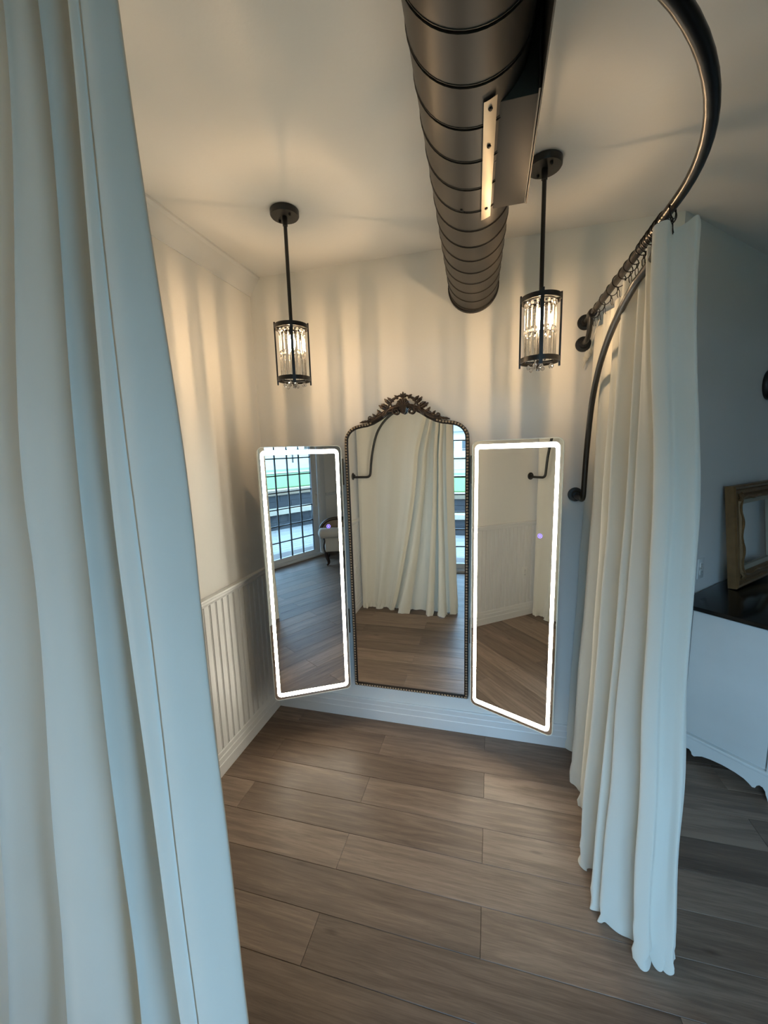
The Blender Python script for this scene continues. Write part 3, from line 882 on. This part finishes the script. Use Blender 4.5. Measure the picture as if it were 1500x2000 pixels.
# arched mirror with beaded frame and carved crest
XC = 0.916
am = thing('arched_mirror', 'tall arched mirror with beaded bronze frame and carved leafy crest', 'mirror', (XC, -0.05, 0.24))
half = [(1.262, 0.244), (1.262, 0.6), (1.264, 1.2), (1.266, 1.72)]
for i in range(1, 7):
    a = PI / 2 * i / 7
    half.append((1.266 - 0.10 + 0.10 * math.cos(a), 1.742 + 0.093 * math.sin(a)))
half += [(1.160, 1.838), (1.128, 1.842), (1.095, 1.852), (1.055, 1.872), (1.015, 1.898), (0.975, 1.920), (0.945, 1.932)]
half_l = [(2 * XC - x, z) for x, z in reversed(half)]
fine = []
def dens(pts):
    o = []
    for i in range(len(pts) - 1):
        d = math.dist(pts[i], pts[i + 1]); n = max(1, int(d / 0.03))
        o += [(pts[i][0] + (pts[i + 1][0] - pts[i][0]) * k_ / n, pts[i][1] + (pts[i + 1][1] - pts[i][1]) * k_ / n) for k_ in range(n)]
    return o
rail = dens(half + [(XC, 1.936)] + half_l) + dens([half_l[-1], half[0]])
def offset_loop(pts, d):
    out = []; n = len(pts)
    for i in range(n):
        a, b, c = pts[i - 1], pts[i], pts[(i + 1) % n]
        e1 = Vector((b[0] - a[0], b[1] - a[1])).normalized(); e2 = Vector((c[0] - b[0], c[1] - b[1])).normalized()
        n1 = Vector((-e1.y, e1.x)); n2 = Vector((-e2.y, e2.x)); bs_ = n1 + n2
        bs_ = bs_ / max(0.5, bs_.dot(n1))
        out.append((b[0] + bs_.x * d, b[1] + bs_.y * d))
    return out
inn = offset_loop(rail, 0.021)
glass_in = offset_loop(rail, 0.012)
MB().prism([(x, -0.028, z) for x, z in glass_in], (0, -0.012, 0)).build('mirror_glass', 'mirror', am, None)
# frame: stepped moulding
mb = MB()
loops = [(0.0, -0.004), (0.0, -0.044), (0.003, -0.050), (0.0125, -0.050), (0.0145, -0.046), (0.019, -0.0445), (0.021, -0.0395), (0.021, -0.004), (0.0, -0.004)]
mb.grid([[(x, yy, z) for x, z in (rail if o == 0 else offset_loop(rail, o))] for o, yy in loops], closed=True)
mb.build('frame', 'bronze', am, 40)
bl = offset_loop(rail, 0.0078)
mb = MB(); acc = 0.0; step = 0.0165
L = len(bl)
for i in range(L):
    a, b = Vector(bl[i]), Vector(bl[(i + 1) % L]); d = (b - a).length
    while acc < d:
        p = a + (b - a) * (acc / d)
        if not (p.y > 1.845): mb.ball((p.x, -0.0505, p.y), 0.0062, 8, 5)
        acc += step
    acc -= d
bd = mb.build('bead_trim', 'bead', am, 60); bd['kind'] = 'stuff'
# crest
YC = -0.054
crest = MB().tube([(XC - 0.205, YC + 0.006, 1.848), (XC - 0.15, YC, 1.866), (XC - 0.10, YC, 1.898), (XC - 0.05, YC, 1.920), (XC, YC, 1.930), (XC + 0.05, YC, 1.920), (XC + 0.10, YC, 1.898), (XC + 0.15, YC, 1.866), (XC + 0.205, YC + 0.006, 1.848)], 0.0115, 8).build('crest', 'bronze_crest', am, 50)
def leaf(mb, base, ang, ln, wd, curl=0.0, lobes=3, y=YC):
    """carved leaf in the frame plane, domed towards the viewer"""
    c, s_ = math.cos(ang), math.sin(ang); rows = []
    n = 12
    for i in range(n + 1):
        t = i / n
        wv = wd * (math.sin(PI * min(1, t * 0.93 + 0.05)) ** 0.7) * (0.72 + 0.28 * abs(math.cos(PI * lobes * t)))
        if i == n: wv = 0.0008
        a2 = ang + curl * t
        px = base[0] + ln * (math.cos(ang + curl * t / 2) * t); pz = base[1] + ln * (math.sin(ang + curl * t / 2) * t)
        nx, nz = -math.sin(a2), math.cos(a2)
        r = []
        for u in (-1, -0.55, 0, 0.55, 1):
            dep = -0.010 * (1 - u * u) - 0.006 * math.sin(PI * t) + (0.004 if abs(u) < 0.1 else 0)
            r.append((px + nx * wv * u, y - 0.002 + dep, pz + nz * wv * u))
        r += [(px + nx * wv, y + 0.008, pz + nz * wv), (px - nx * wv, y + 0.008, pz - nz * wv)]
        rows.append(r)
    mb.grid(rows, closed=True)
def scroll(mb, c, r0, r1, a0, a1, rad=0.005, y=YC - 0.006):
    p = []
    for i in range(40):
        t = i / 39; a = a0 + (a1 - a0) * t; r_ = r0 + (r1 - r0) * t
        p.append((c[0] + r_ * math.cos(a), y, c[1] + r_ * math.sin(a)))
    mb.tube(p, lambda t: rad * (1.0 - 0.45 * t), 8)
    mb.ball(p[-1], rad * 1.1, 8, 6)
sh = MB()
for k_ in range(-3, 4):
    a = PI / 2 + k_ * 0.34
    l_ = 0.050 - 0.004 * abs(k_)
    sh.tube([(XC + 0.004 * math.cos(a), YC - 0.010, 1.916 + 0.004 * math.sin(a)), (XC + l_ * 0.55 * math.cos(a), YC - 0.016, 1.916 + l_ * 0.55 * math.sin(a)), (XC + l_ * math.cos(a), YC - 0.008, 1.916 + l_ * math.sin(a))], lambda t: 0.0025 + 0.0050 * t, 8)
sh.build('shell', 'bronze_crest', crest, 50)
cart = MB()
cart.prism([(XC + x, YC + 0.004, z) for x, z in ((-0.020, 1.920), (-0.016, 1.895), (-0.008, 1.884), (0, 1.881), (0.008, 1.884), (0.016, 1.895), (0.020, 1.920))], (0, -0.018, 0))
for dz in (0, 0.010, 0.020): cart.ball((XC, YC - 0.015, 1.892 + dz), 0.0038, 8, 6)
for s_ in (-1, 1): cart.tube([(XC + s_ * 0.011, YC - 0.013, 1.887), (XC + s_ * 0.013, YC - 0.016, 1.902), (XC + s_ * 0.016, YC - 0.013, 1.92)], 0.003, 6)
cart.build('cartouche', 'bronze_crest', crest, 50)
for s_ in (-1, 1):
    def mir(x): return XC + s_ * x
    def ang(a): return a if s_ > 0 else PI - a
    sc_ = MB()
    # large C-scroll framing the opening, and the lower volute
    def mscroll(cx_, cz_, r0, r1, a0, a1, rad=0.005):
        p = []
        for i in range(40):
            t = i / 39; a = a0 + (a1 - a0) * t; r_ = r0 + (r1 - r0) * t
            p.append((mir(cx_ + r_ * math.cos(a)), YC - 0.006, cz_ + r_ * math.sin(a)))
        sc_.tube(p, lambda t: rad * (1.0 - 0.45 * t), 8); sc_.ball(p[-1], rad * 1.1, 8, 6)
    mscroll(0.044, 1.938, 0.030, 0.016, R(120), R(-170), 0.0055)
    mscroll(0.041, 1.899, 0.022, 0.007, R(100), R(-330), 0.0055)
    mscroll(0.068, 1.915, 0.024, 0.010, R(20), R(-220), 0.0045)
    mscroll(0.186, 1.868, 0.014, 0.005, R(-100), R(230), 0.0042)
    p = [(mir(a), YC - 0.006, b) for a, b in ((0.008, 1.980), (0.03, 1.974), (0.055, 1.958), (0.075, 1.936), (0.085, 1.918))]
    sc_.tube(p, 0.0055, 8)
    sc_.build('scroll', 'bronze_crest', crest, 50)
    for bx_, bz_, a, l_, w_, cu in ((0.052, 1.950, 0.35, 0.042, 0.0085, 0.5), (0.070, 1.936, 0.55, 0.046, 0.0095, 0.4), (0.085, 1.918, 0.75, 0.044, 0.0095, -0.5),
                                    (0.092, 1.912, 0.25, 0.050, 0.0105, 0.45), (0.085, 1.918, -1.15, 0.058, 0.0110, 0.25), (0.078, 1.915, -0.85, 0.060, 0.0100, 0.15),
                                    (0.110, 1.897, -0.35, 0.052, 0.0095, -0.1), (0.120, 1.890, 0.35, 0.034, 0.0075, 0.7), (0.150, 1.872, -0.25, 0.050, 0.0080, 0.2),
                                    (0.150, 1.873, 0.35, 0.030, 0.0065, 0.6), (0.196, 1.853, -0.10, 0.055, 0.0075, -0.1), (0.028, 1.962, 1.0, 0.028, 0.0070, -0.4)):
        mb = MB(); leaf(mb, (mir(bx_), bz_), ang(a), l_, w_, cu * s_)
        mb.build('acanthus_leaf', 'bronze_crest', crest, 50)
for a, l_ in ((90, 0.030), (58, 0.026), (122, 0.026), (30, 0.024), (150, 0.024)):
    mb = MB(); leaf(mb, (XC, 1.968), R(a), l_, 0.0062, 0.0, 2); mb.build('palmette_leaf', 'bronze_crest', crest, 50)

# ================================================================== RINGS
def make_ring_mesh():
    mb = MB()
    mb.tube([(0.0215 * math.cos(2 * PI * k / 28), 0, 0.0215 * math.sin(2 * PI * k / 28)) for k in range(28)], 0.0016, 6, closed=True)
    me = mb.mesh('ring', 60); me.materials.append(MAT['rodblack'])
    c = MB()
    c.tube([(0, 0, -0.0215), (0, 0, -0.029)], 0.0017, 6)
    c.tube([(0, 0, -0.028), (0.004, 0.001, -0.036), (0.005, 0.0015, -0.050), (0.0075, 0.002, -0.056)], 0.0012, 6)
    c.tube([(0, 0, -0.028), (-0.004, -0.001, -0.036), (-0.003, -0.0015, -0.050), (-0.0005, -0.002, -0.057)], 0.0012, 6)
    ce_ = c.mesh('clip', 60); ce_.materials.append(MAT['rodblack'])
    return me, ce_
ring_me, clip_me = make_ring_mesh()
def ring_at(p, rz, label, group):
    o = tag(put('curtain_ring', ring_me, None, p, (random.uniform(-0.12, 0.12), 0, rz)), label, 'curtain ring', group)
    put('clip', clip_me, o)
    return o
for y in (-0.172, -0.255, -0.345, -0.440, -0.528, -0.600, -0.655, -0.715):
    ring_at((RX + 0.003, y, RZ - 0.0075), random.uniform(-0.45, 0.45), 'black curtain ring spaced along the straight rod with its clip dangling', 'spaced rings on the straight rod')
for k_, y in enumerate([-0.775, -0.800, -0.822, -0.842, -0.860, -0.878, -0.896, -0.914, -0.935]):
    ring_at((RX + 0.003, y, RZ - 0.0075), random.uniform(-0.3, 0.3), 'black curtain ring crowded against others above the gathered curtain edge', 'crowded rings by the rod bend')
ring_at((RX + 0.002, -0.975, RZ - 0.0075), 0.9, 'black curtain ring standing askew next to the rod bend', 'askew ring')['group'] = 'crowded rings by the rod bend'
for x in (0.06, 0.17, 0.29, 0.41, 0.53, 0.65, 0.76, 0.80, 0.83, 0.86, 0.89, 0.92):
    ring_at((x, RY, RZ - 0.0075), PI / 2 + random.uniform(-0.3, 0.3), 'black curtain ring carrying the curtains across the alcove opening', 'rings above the opening')

# ================================================================== RIGHT SIDE FURNITURE
# cabinet: local x along its end panel away from the wall, local y along the wall
ca = math.atan2(-0.683, 0.73)
cab = thing('cabinet', 'chalk white painted cabinet with black gloss top and scalloped base', 'cabinet', (2.352, 0.100, 0), (0, 0, ca))
def LB(mb, nm, mat, par=None, sm=30): return mb.build(nm, mat, par or cab, sm, True)
CD, CLN, CZ = 0.47, 0.90, 0.835
body = LB(MB().box((0.018, 0.018, 0.135), (CD - 0.012, CLN - 0.012, CZ)), 'body', 'cabinet')
LB(MB().box((-0.012, -0.012, CZ), (CD + 0.014, CLN + 0.012, CZ + 0.022), None, 0.003), 'top', 'cabtop')
LB(MB().box((0.0, 0.0, 0.135), (0.050, 0.013, CZ), None, 0.001), 'stile', 'cabinet', body)
LB(MB().box((CD - 0.075, 0.0, 0.135), (CD, 0.013, CZ), None, 0.001), 'stile', 'cabinet', body)
LB(MB().box((0.056, 0.003, 0.156), (CD - 0.081, 0.018, CZ - 0.006), None, 0.0012), 'end_panel', 'cabinet', body)
LB(MB().box((-0.004, -0.006, 0.128), (CD + 0.004, CLN, 0.146), None, 0.003), 'base_moulding', 'cabinet')
def apron(w):
    """scalloped lower edge profile from 0 to w: bracket foot, hole notch, ogee, shallow arch, mirrored"""
    h = [(0.0, 0.0), (0.055, 0.0), (0.062, 0.020), (0.066, 0.030), (0.070, 0.048), (0.080, 0.062), (0.092, 0.064), (0.102, 0.054), (0.106, 0.040), (0.116, 0.036), (0.130, 0.046), (0.150, 0.058), (0.185, 0.066), (w / 2, 0.070)]
    return h + [(w - x, z) for x, z in reversed(h[:-1])]
pr = apron(CD)
LB(MB().prism([(x, 0.0, z) for x, z in pr] + [(CD, 0.0, 0.130), (0.0, 0.0, 0.130)], (0, 0.018, 0)), 'scalloped_apron', 'cabinet')
pr = apron(CLN)
LB(MB().prism([(CD - 0.018, x, z) for x, z in pr] + [(CD - 0.018, CLN, 0.130), (CD - 0.018, 0.0, 0.130)], (0.018, 0, 0)), 'scalloped_apron', 'cabinet')
LB(MB().box((0.0, 0.0, 0), (0.03, 0.03, 0.13)), 'foot', 'cabinet'); LB(MB().box((0.0, CLN - 0.03, 0), (0.03, CLN, 0.13)), 'foot', 'cabinet')
LB(MB().box((CD - 0.03, CLN - 0.03, 0), (CD, CLN, 0.13)), 'foot', 'cabinet')
for i in range(2):
    dr = LB(MB().box((CD - 0.012, 0.02 + i * (CLN - 0.04) / 2 + 0.008, 0.16), (CD + 0.006, 0.02 + (i + 1) * (CLN - 0.04) / 2 - 0.008, CZ - 0.02), None, 0.003), 'door', 'cabinet')
    LB(MB().lathe([(0.006, 0), (0.006, 0.012), (0.013, 0.02), (0.010, 0.028), (0.002, 0.03)], (CD + 0.006, CLN / 2 + (0.06 if i else -0.06), 0.5), (1, 0, 0), 14), 'knob', 'black', dr)

# picture frame leaning on the wall: local x along the wall, local z up the frame, tilted back
FW, FH = 0.64, 0.58
fs_, foff = 0.612, 0.080
fp = Vector((CX + fs_ * S2 + foff * S2, fs_ * S2 - foff * S2, CZ + 0.024))
pf = thing('picture_frame', 'empty antique gilt picture frame leaning on the wall atop the cabinet', 'picture frame', tuple(fp), (R(-6.0), 0, R(45)))
FM = 0.085
fprof = [(0.0, 0.0), (0.0, -0.040), (0.010, -0.048), (0.020, -0.046), (0.028, -0.036), (0.036, -0.040), (0.046, -0.044), (0.056, -0.036), (0.066, -0.050), (0.076, -0.052), (FM, -0.040), (FM, 0.0)]
def member(a, b, inward):
    """mitred frame member from corner a to b (x,z)"""
    ax = Vector((b[0] - a[0], b[1] - a[1])).normalized(); iw = Vector(inward); rows = []
    for p, sg in ((a, 1), (b, -1)):
        rows.append([(p[0] + iw.x * o + ax.x * o * sg, d, p[1] + iw.y * o + ax.y * o * sg) for o, d in fprof])
    mb = MB().grid(rows, closed=True)
    n = len(fprof); mb.f.append(tuple(reversed(range(n)))); mb.f.append(tuple(range(n, 2 * n)))
    return mb
cn = [(0, 0), (FW, 0), (FW, FH), (0, FH)]
for a, b, iw in ((cn[0], cn[1], (0, 1)), (cn[1], cn[2], (-1, 0)), (cn[2], cn[3], (0, -1)), (cn[3], cn[0], (1, 0))):
    me_ = member(a, b, iw).build('frame_rail', 'gilt', pf, 25, True)
    # carved wavy crest along the rail
    ln = math.dist(a, b); ax = Vector((b[0] - a[0], b[1] - a[1])).normalized(); pth = []
    for i in range(41):
        t = i / 40; o = 0.072 + 0.007 * math.cos(t * 6 * PI) + (0.004 if abs(t - 0.5) < 0.06 else 0)
        q = 0.055 + (ln - 0.11) * t
        pth.append((a[0] + ax.x * q + iw[0] * o, -0.051 - 0.003 * math.cos(t * 6 * PI), a[1] + ax.y * q + iw[1] * o))
    MB().tube(pth, 0.0065, 7).build('carved_edge', 'gilt', me_, 50, True)
for sx, sz in ((0, 0), (1, 0), (1, 1), (0, 1)):
    mb = MB()
    cx_, cz_ = (0.05 if sx == 0 else FW - 0.05), (0.05 if sz == 0 else FH - 0.05)
    for k_ in range(5):
        a = PI / 4 + (k_ - 2) * 0.45 + (PI if sx == 1 and sz == 1 else (PI / 2 if sx == 1 else (-PI / 2 if sz == 1 else 0)))
        mb.tube([(cx_, -0.046, cz_), (cx_ + 0.02 * math.cos(a), -0.056, cz_ + 0.02 * math.sin(a)), (cx_ + 0.036 * math.cos(a), -0.048, cz_ + 0.036 * math.sin(a))], lambda t: 0.004 + 0.003 * t, 7)
    mb.build('corner_ornament', 'gilt', pf, 50, True)
def rect(i): return [(i, i), (FW - i, i), (FW - i, FH - i), (i, FH - i)]
frame_ring(rect(FM - 0.004), rect(FM + 0.026), -0.010, -0.030).build('liner', 'liner', pf, 20, True)

# outlets
def outlet(p, rz, label):
    t = thing('power_outlet', label, 'outlet', p, (0, 0, rz))
    MB().box((-0.035, -0.005, -0.058), (0.035, 0.0, 0.058), None, 0.002).build('cover_plate', 'plastic', t, 30, True)
    for z in (-0.022, 0.022):
        rc = MB().box((-0.017, -0.0075, z - 0.014), (0.017, -0.004, z + 0.014), None, 0.003).build('receptacle', 'plastic', t, 30, True)
        for x in (-0.0065, 0.0065):
            MB().box((x - 0.0012, -0.0079, z - 0.002), (x + 0.0012, -0.007, z + 0.007)).build('slot', 'slot', rc, None, True)
        MB().lathe([(0.0024, 0), (0.0022, 0.0006)], (0, -0.0074, z - 0.008), (0, -1, 0), 8).build('slot', 'slot', rc, None, True)
    MB().lathe([(0.003, 0), (0.002, 0.001)], (0, -0.005, 0), (0, -1, 0), 8).build('screw', 'tin', t, None, True)
outlet((2.519 + 0.001, 0.320 - 0.001, 0.985), R(45), 'white power outlet on the wall just above the black cabinet top')
outlet((0.0112, -1.72, 0.46), R(90), 'white power outlet set in the beadboard wainscot')
# round wall disc at the far right
sd = 1.13
wd_ = thing('wall_disc', 'small round grey disc with dark rim mounted high on the wall above the gilt frame', 'wall decor', (CX + sd * S2, sd * S2, 2.018), (0, 0, R(45)))
MB().lathe([(0.088, 0.0), (0.090, 0.004), (0.090, 0.020), (0.085, 0.026), (0.074, 0.024), (0.072, 0.014)], (0, 0, 0), (0, -1, 0), 40).build('rim', 'black', wd_, 40, True)
MB().lathe([(0.073, 0.0), (0.073, 0.015), (0.050, 0.017), (0.002, 0.018)], (0, 0, 0), (0, -1, 0), 40).build('face', simple('grey_disc_face', (0.18, 0.20, 0.21), 0.5), wd_, 40, True)

# ================================================================== BEHIND THE CAMERA (seen in the mirrors)
se = thing('settee', 'striped pale upholstered settee with rolled arm and carved dark wood frame', 'settee', (2.365, -2.955, 0), (0, 0, R(37)))
def SB(mb, nm, mat, sm=50): return mb.build(nm, mat, se, sm, True)
def rollr(t):
    e = min(t, 1 - t) * 14
    return 0.076 * (math.sqrt(max(0.04, 1 - (1 - min(1, e)) ** 2)))
SB(MB().tube([(0.64 * i / 40, -0.03, 0.49) for i in range(41)], rollr, 20), 'arm_roll', 'stripe')
SB(MB().box((0.09, -0.50, 0.205), (0.60, -0.035, 0.44), None, 0.018), 'seat', 'stripe', 40)
SB(MB().box((0.095, -0.495, 0.183), (0.595, -0.045, 0.210), None, 0.004), 'seat_rail', 'darkwood', 40)
bk = [(0.030, -0.09, 0.52), (0.055, -0.10, 0.585), (0.11, -0.11, 0.640), (0.19, -0.115, 0.674), (0.30, -0.12, 0.684), (0.42, -0.12, 0.674), (0.53, -0.12, 0.660), (0.63, -0.12, 0.650)]
SB(MB().tube(catmull(bk, 50), 0.024, 10), 'back_rail', 'darkwood')
SB(MB().grid([[(p[0], p[1] + dy, 0.44 + (p[2] - 0.44) * t) for p in catmull(bk, 30)] for t, dy in ((0, 0), (0.5, 0.006), (0.98, 0), (0.98, -0.02), (0.5, -0.03), (0, -0.02))]), 'backrest', simple('backrest_fabric', (0.30, 0.25, 0.20), 0.85))
for x, y in ((0.115, -0.06), (0.575, -0.06), (0.115, -0.46), (0.575, -0.46)):
    sg = -1 if x < 0.3 else 1
    pth = [(x, y, 0.20), (x + sg * 0.010, y, 0.16), (x - sg * 0.004, y, 0.10), (x - sg * 0.020, y, 0.055), (x - sg * 0.010, y, 0.024), (x + sg * 0.012, y, 0.012)]
    SB(MB().tube(catmull(pth, 18), lambda t: 0.036 - 0.038 * t + 0.022 * t * t, 10), 'leg', 'darkwood')
SB(MB().tube(catmull([(0.088, -0.03, 0.21), (0.074, -0.026, 0.29), (0.088, -0.026, 0.37), (0.078, -0.03, 0.42)], 16), 0.011, 8), 'arm_scroll', 'darkwood')

# deck with boards
dk = struct(MB().box((-3, -6.9, -0.30), (9, -3.95, -0.165)).build('deck_frame', 'postwood', None, None))
b0 = MB().box((-6, -0.068, 0), (6, 0.068, 0.03), None, 0.003); bme = b0.mesh('deck_board', None); bme.materials.append(MAT['deckwood'])
y = -3.72
while y > -6.8:
    put('deck_board', bme, dk, (3.0, y, -0.160)); y -= 0.142
# retaining tiers
def tier(y0, z0, z1, label, cap, capz):
    t = thing('retaining_wall', label, 'retaining wall', (3, y0, z0))
    bl_ = 0.60; x = -2.4; k_ = 0
    MB().box((-2.6, y0 - 0.20, z0), (8.6, y0 - 0.012, z1)).build('wall_core', 'block', t, None)
    bmx = MB().box((0.003, -0.02, 0.002), (bl_ - 0.003, 0.0, (z1 - z0) / 2 - 0.002), None, 0.004); me = bmx.mesh('block', None); me.materials.append(MAT['block'])
    for r_ in range(2):
        for i in range(18):
            put('block', me, t, (-5.4 + i * bl_ + (bl_ / 2 if r_ else 0), 0, (z1 - z0) / 2 * r_))
    MB().box((-2.6, y0 - 0.30, z1), (8.6, y0 + 0.05, z1 + capz), None, 0.004).build('cap_board', cap, t, None)
tier(-6.35, -0.13, 0.215, 'dark block retaining wall with pale cap board at the deck edge', 'cap', 0.11)
tier(-6.62, 0.325, 0.62, 'upper dark block retaining wall with tan cap board below the lawn', 'tan', 0.12)
struct(MB().prism([(-14, -14.0, 0.74), (30, -14.0, 0.74), (30, -6.9, 0.74), (-14, -6.9, 0.74)], (0, 0, 0.02)).build('lawn', 'grass', None, None))
struct(MB().prism([(-30, -20.0, 0.62), (60, -20.0, 0.62), (60, -11.3, 0.775), (-30, -11.3, 0.775)], (0, 0, 0.01)).build('road', 'road', None, None))
rows = []
for j in range(14):
    t = j / 13
    rows.append([(-40 + 110 * i / 30, -19 - 16 * t, 0.62 + 0.85 * t + 0.25 * mnoise.noise(Vector((i * 0.7, j * 0.5, 1)))) for i in range(31)])
struct(MB().grid(rows).build('bank', 'bank', None, 60))
struct(MB().box((-60, -60, -0.6), (80, -3.4, -0.32)).build('ground', 'grass', None, None))
for i in range(10):
    x = 1.5 + i * 2.35
    o = MB().lathe([(0.06, -0.2), (0.055, 0.0), (0.05, 0.66), (0.03, 0.69)], (x, -21.0, 0.60), n=8).build('fence_post', 'postwood', None, 40)
    tag(o, 'dark wooden fence post standing on the dry bank beyond the road', 'fence post', 'fence posts on the bank')
def tree(x, y, z, h, rw, label):
    t = thing('tree', label, 'tree', (x, y, z))
    MB().tube([(x, y, z - 0.3), (x + 0.1, y, z + h * 0.3), (x, y + 0.1, z + h * 0.6)], lambda t_: 0.25 - 0.12 * t_, 8).build('trunk', 'bark', t)
    cr2 = MB()
    for k_ in range(16):
        a = random.uniform(0, 2 * PI); rr_ = random.uniform(0, rw * 0.7); zz = z + h * random.uniform(0.30, 0.92)
        c = (x + rr_ * math.cos(a), y + rr_ * math.sin(a), zz); r_ = rw * random.uniform(0.28, 0.48)
        o0 = len(cr2.v); cr2.ball(c, r_, 12, 9)
        cr2.v[o0:] = [tuple(Vector(p) + (Vector(p) - Vector(c)) * 0.35 * mnoise.noise(Vector(p) * 2.2 / max(0.6, r_))) for p in cr2.v[o0:]]
    cr2.build('crown', 'leafy', t, None)
for i, (x, y, h) in enumerate([(-8, -34, 9), (-1.5, -37, 8), (5, -34, 9), (11.5, -37, 9), (18, -34, 8.5), (25, -37, 9), (32, -35, 9), (39, -37, 9), (46, -36, 9), (-15, -37, 9)]):
    tree(x, y, 1.3, h, h * 0.34, 'leafy green tree in the row beyond the bank') if i else tree(x, y, 1.3, h, h * 0.34, 'leafy green tree in the row beyond the bank')
for o in COL.objects:
    if o.name.startswith('tree'): o['group'] = 'trees beyond the bank'
hs = thing('farmhouse', 'long low white farmhouse with dark windows beyond the bank', 'building', (1.0, -29, 0.9))
MB().box((-3.5, -31.5, 0.7), (5.0, -28.5, 3.0)).build('walls', 'barn', hs, None)
MB().prism([(-3.9, -28.2, 3.0), (-3.9, -31.8, 3.0), (-3.9, -30.0, 4.2)], (9.3, 0, 0)).build('roof', 'road', hs, None)
for i in range(7):
    MB().box((-3.0 + i * 1.15, -28.52, 1.6), (-2.45 + i * 1.15, -28.47, 2.3)).build('window', 'darkwin', hs, None)
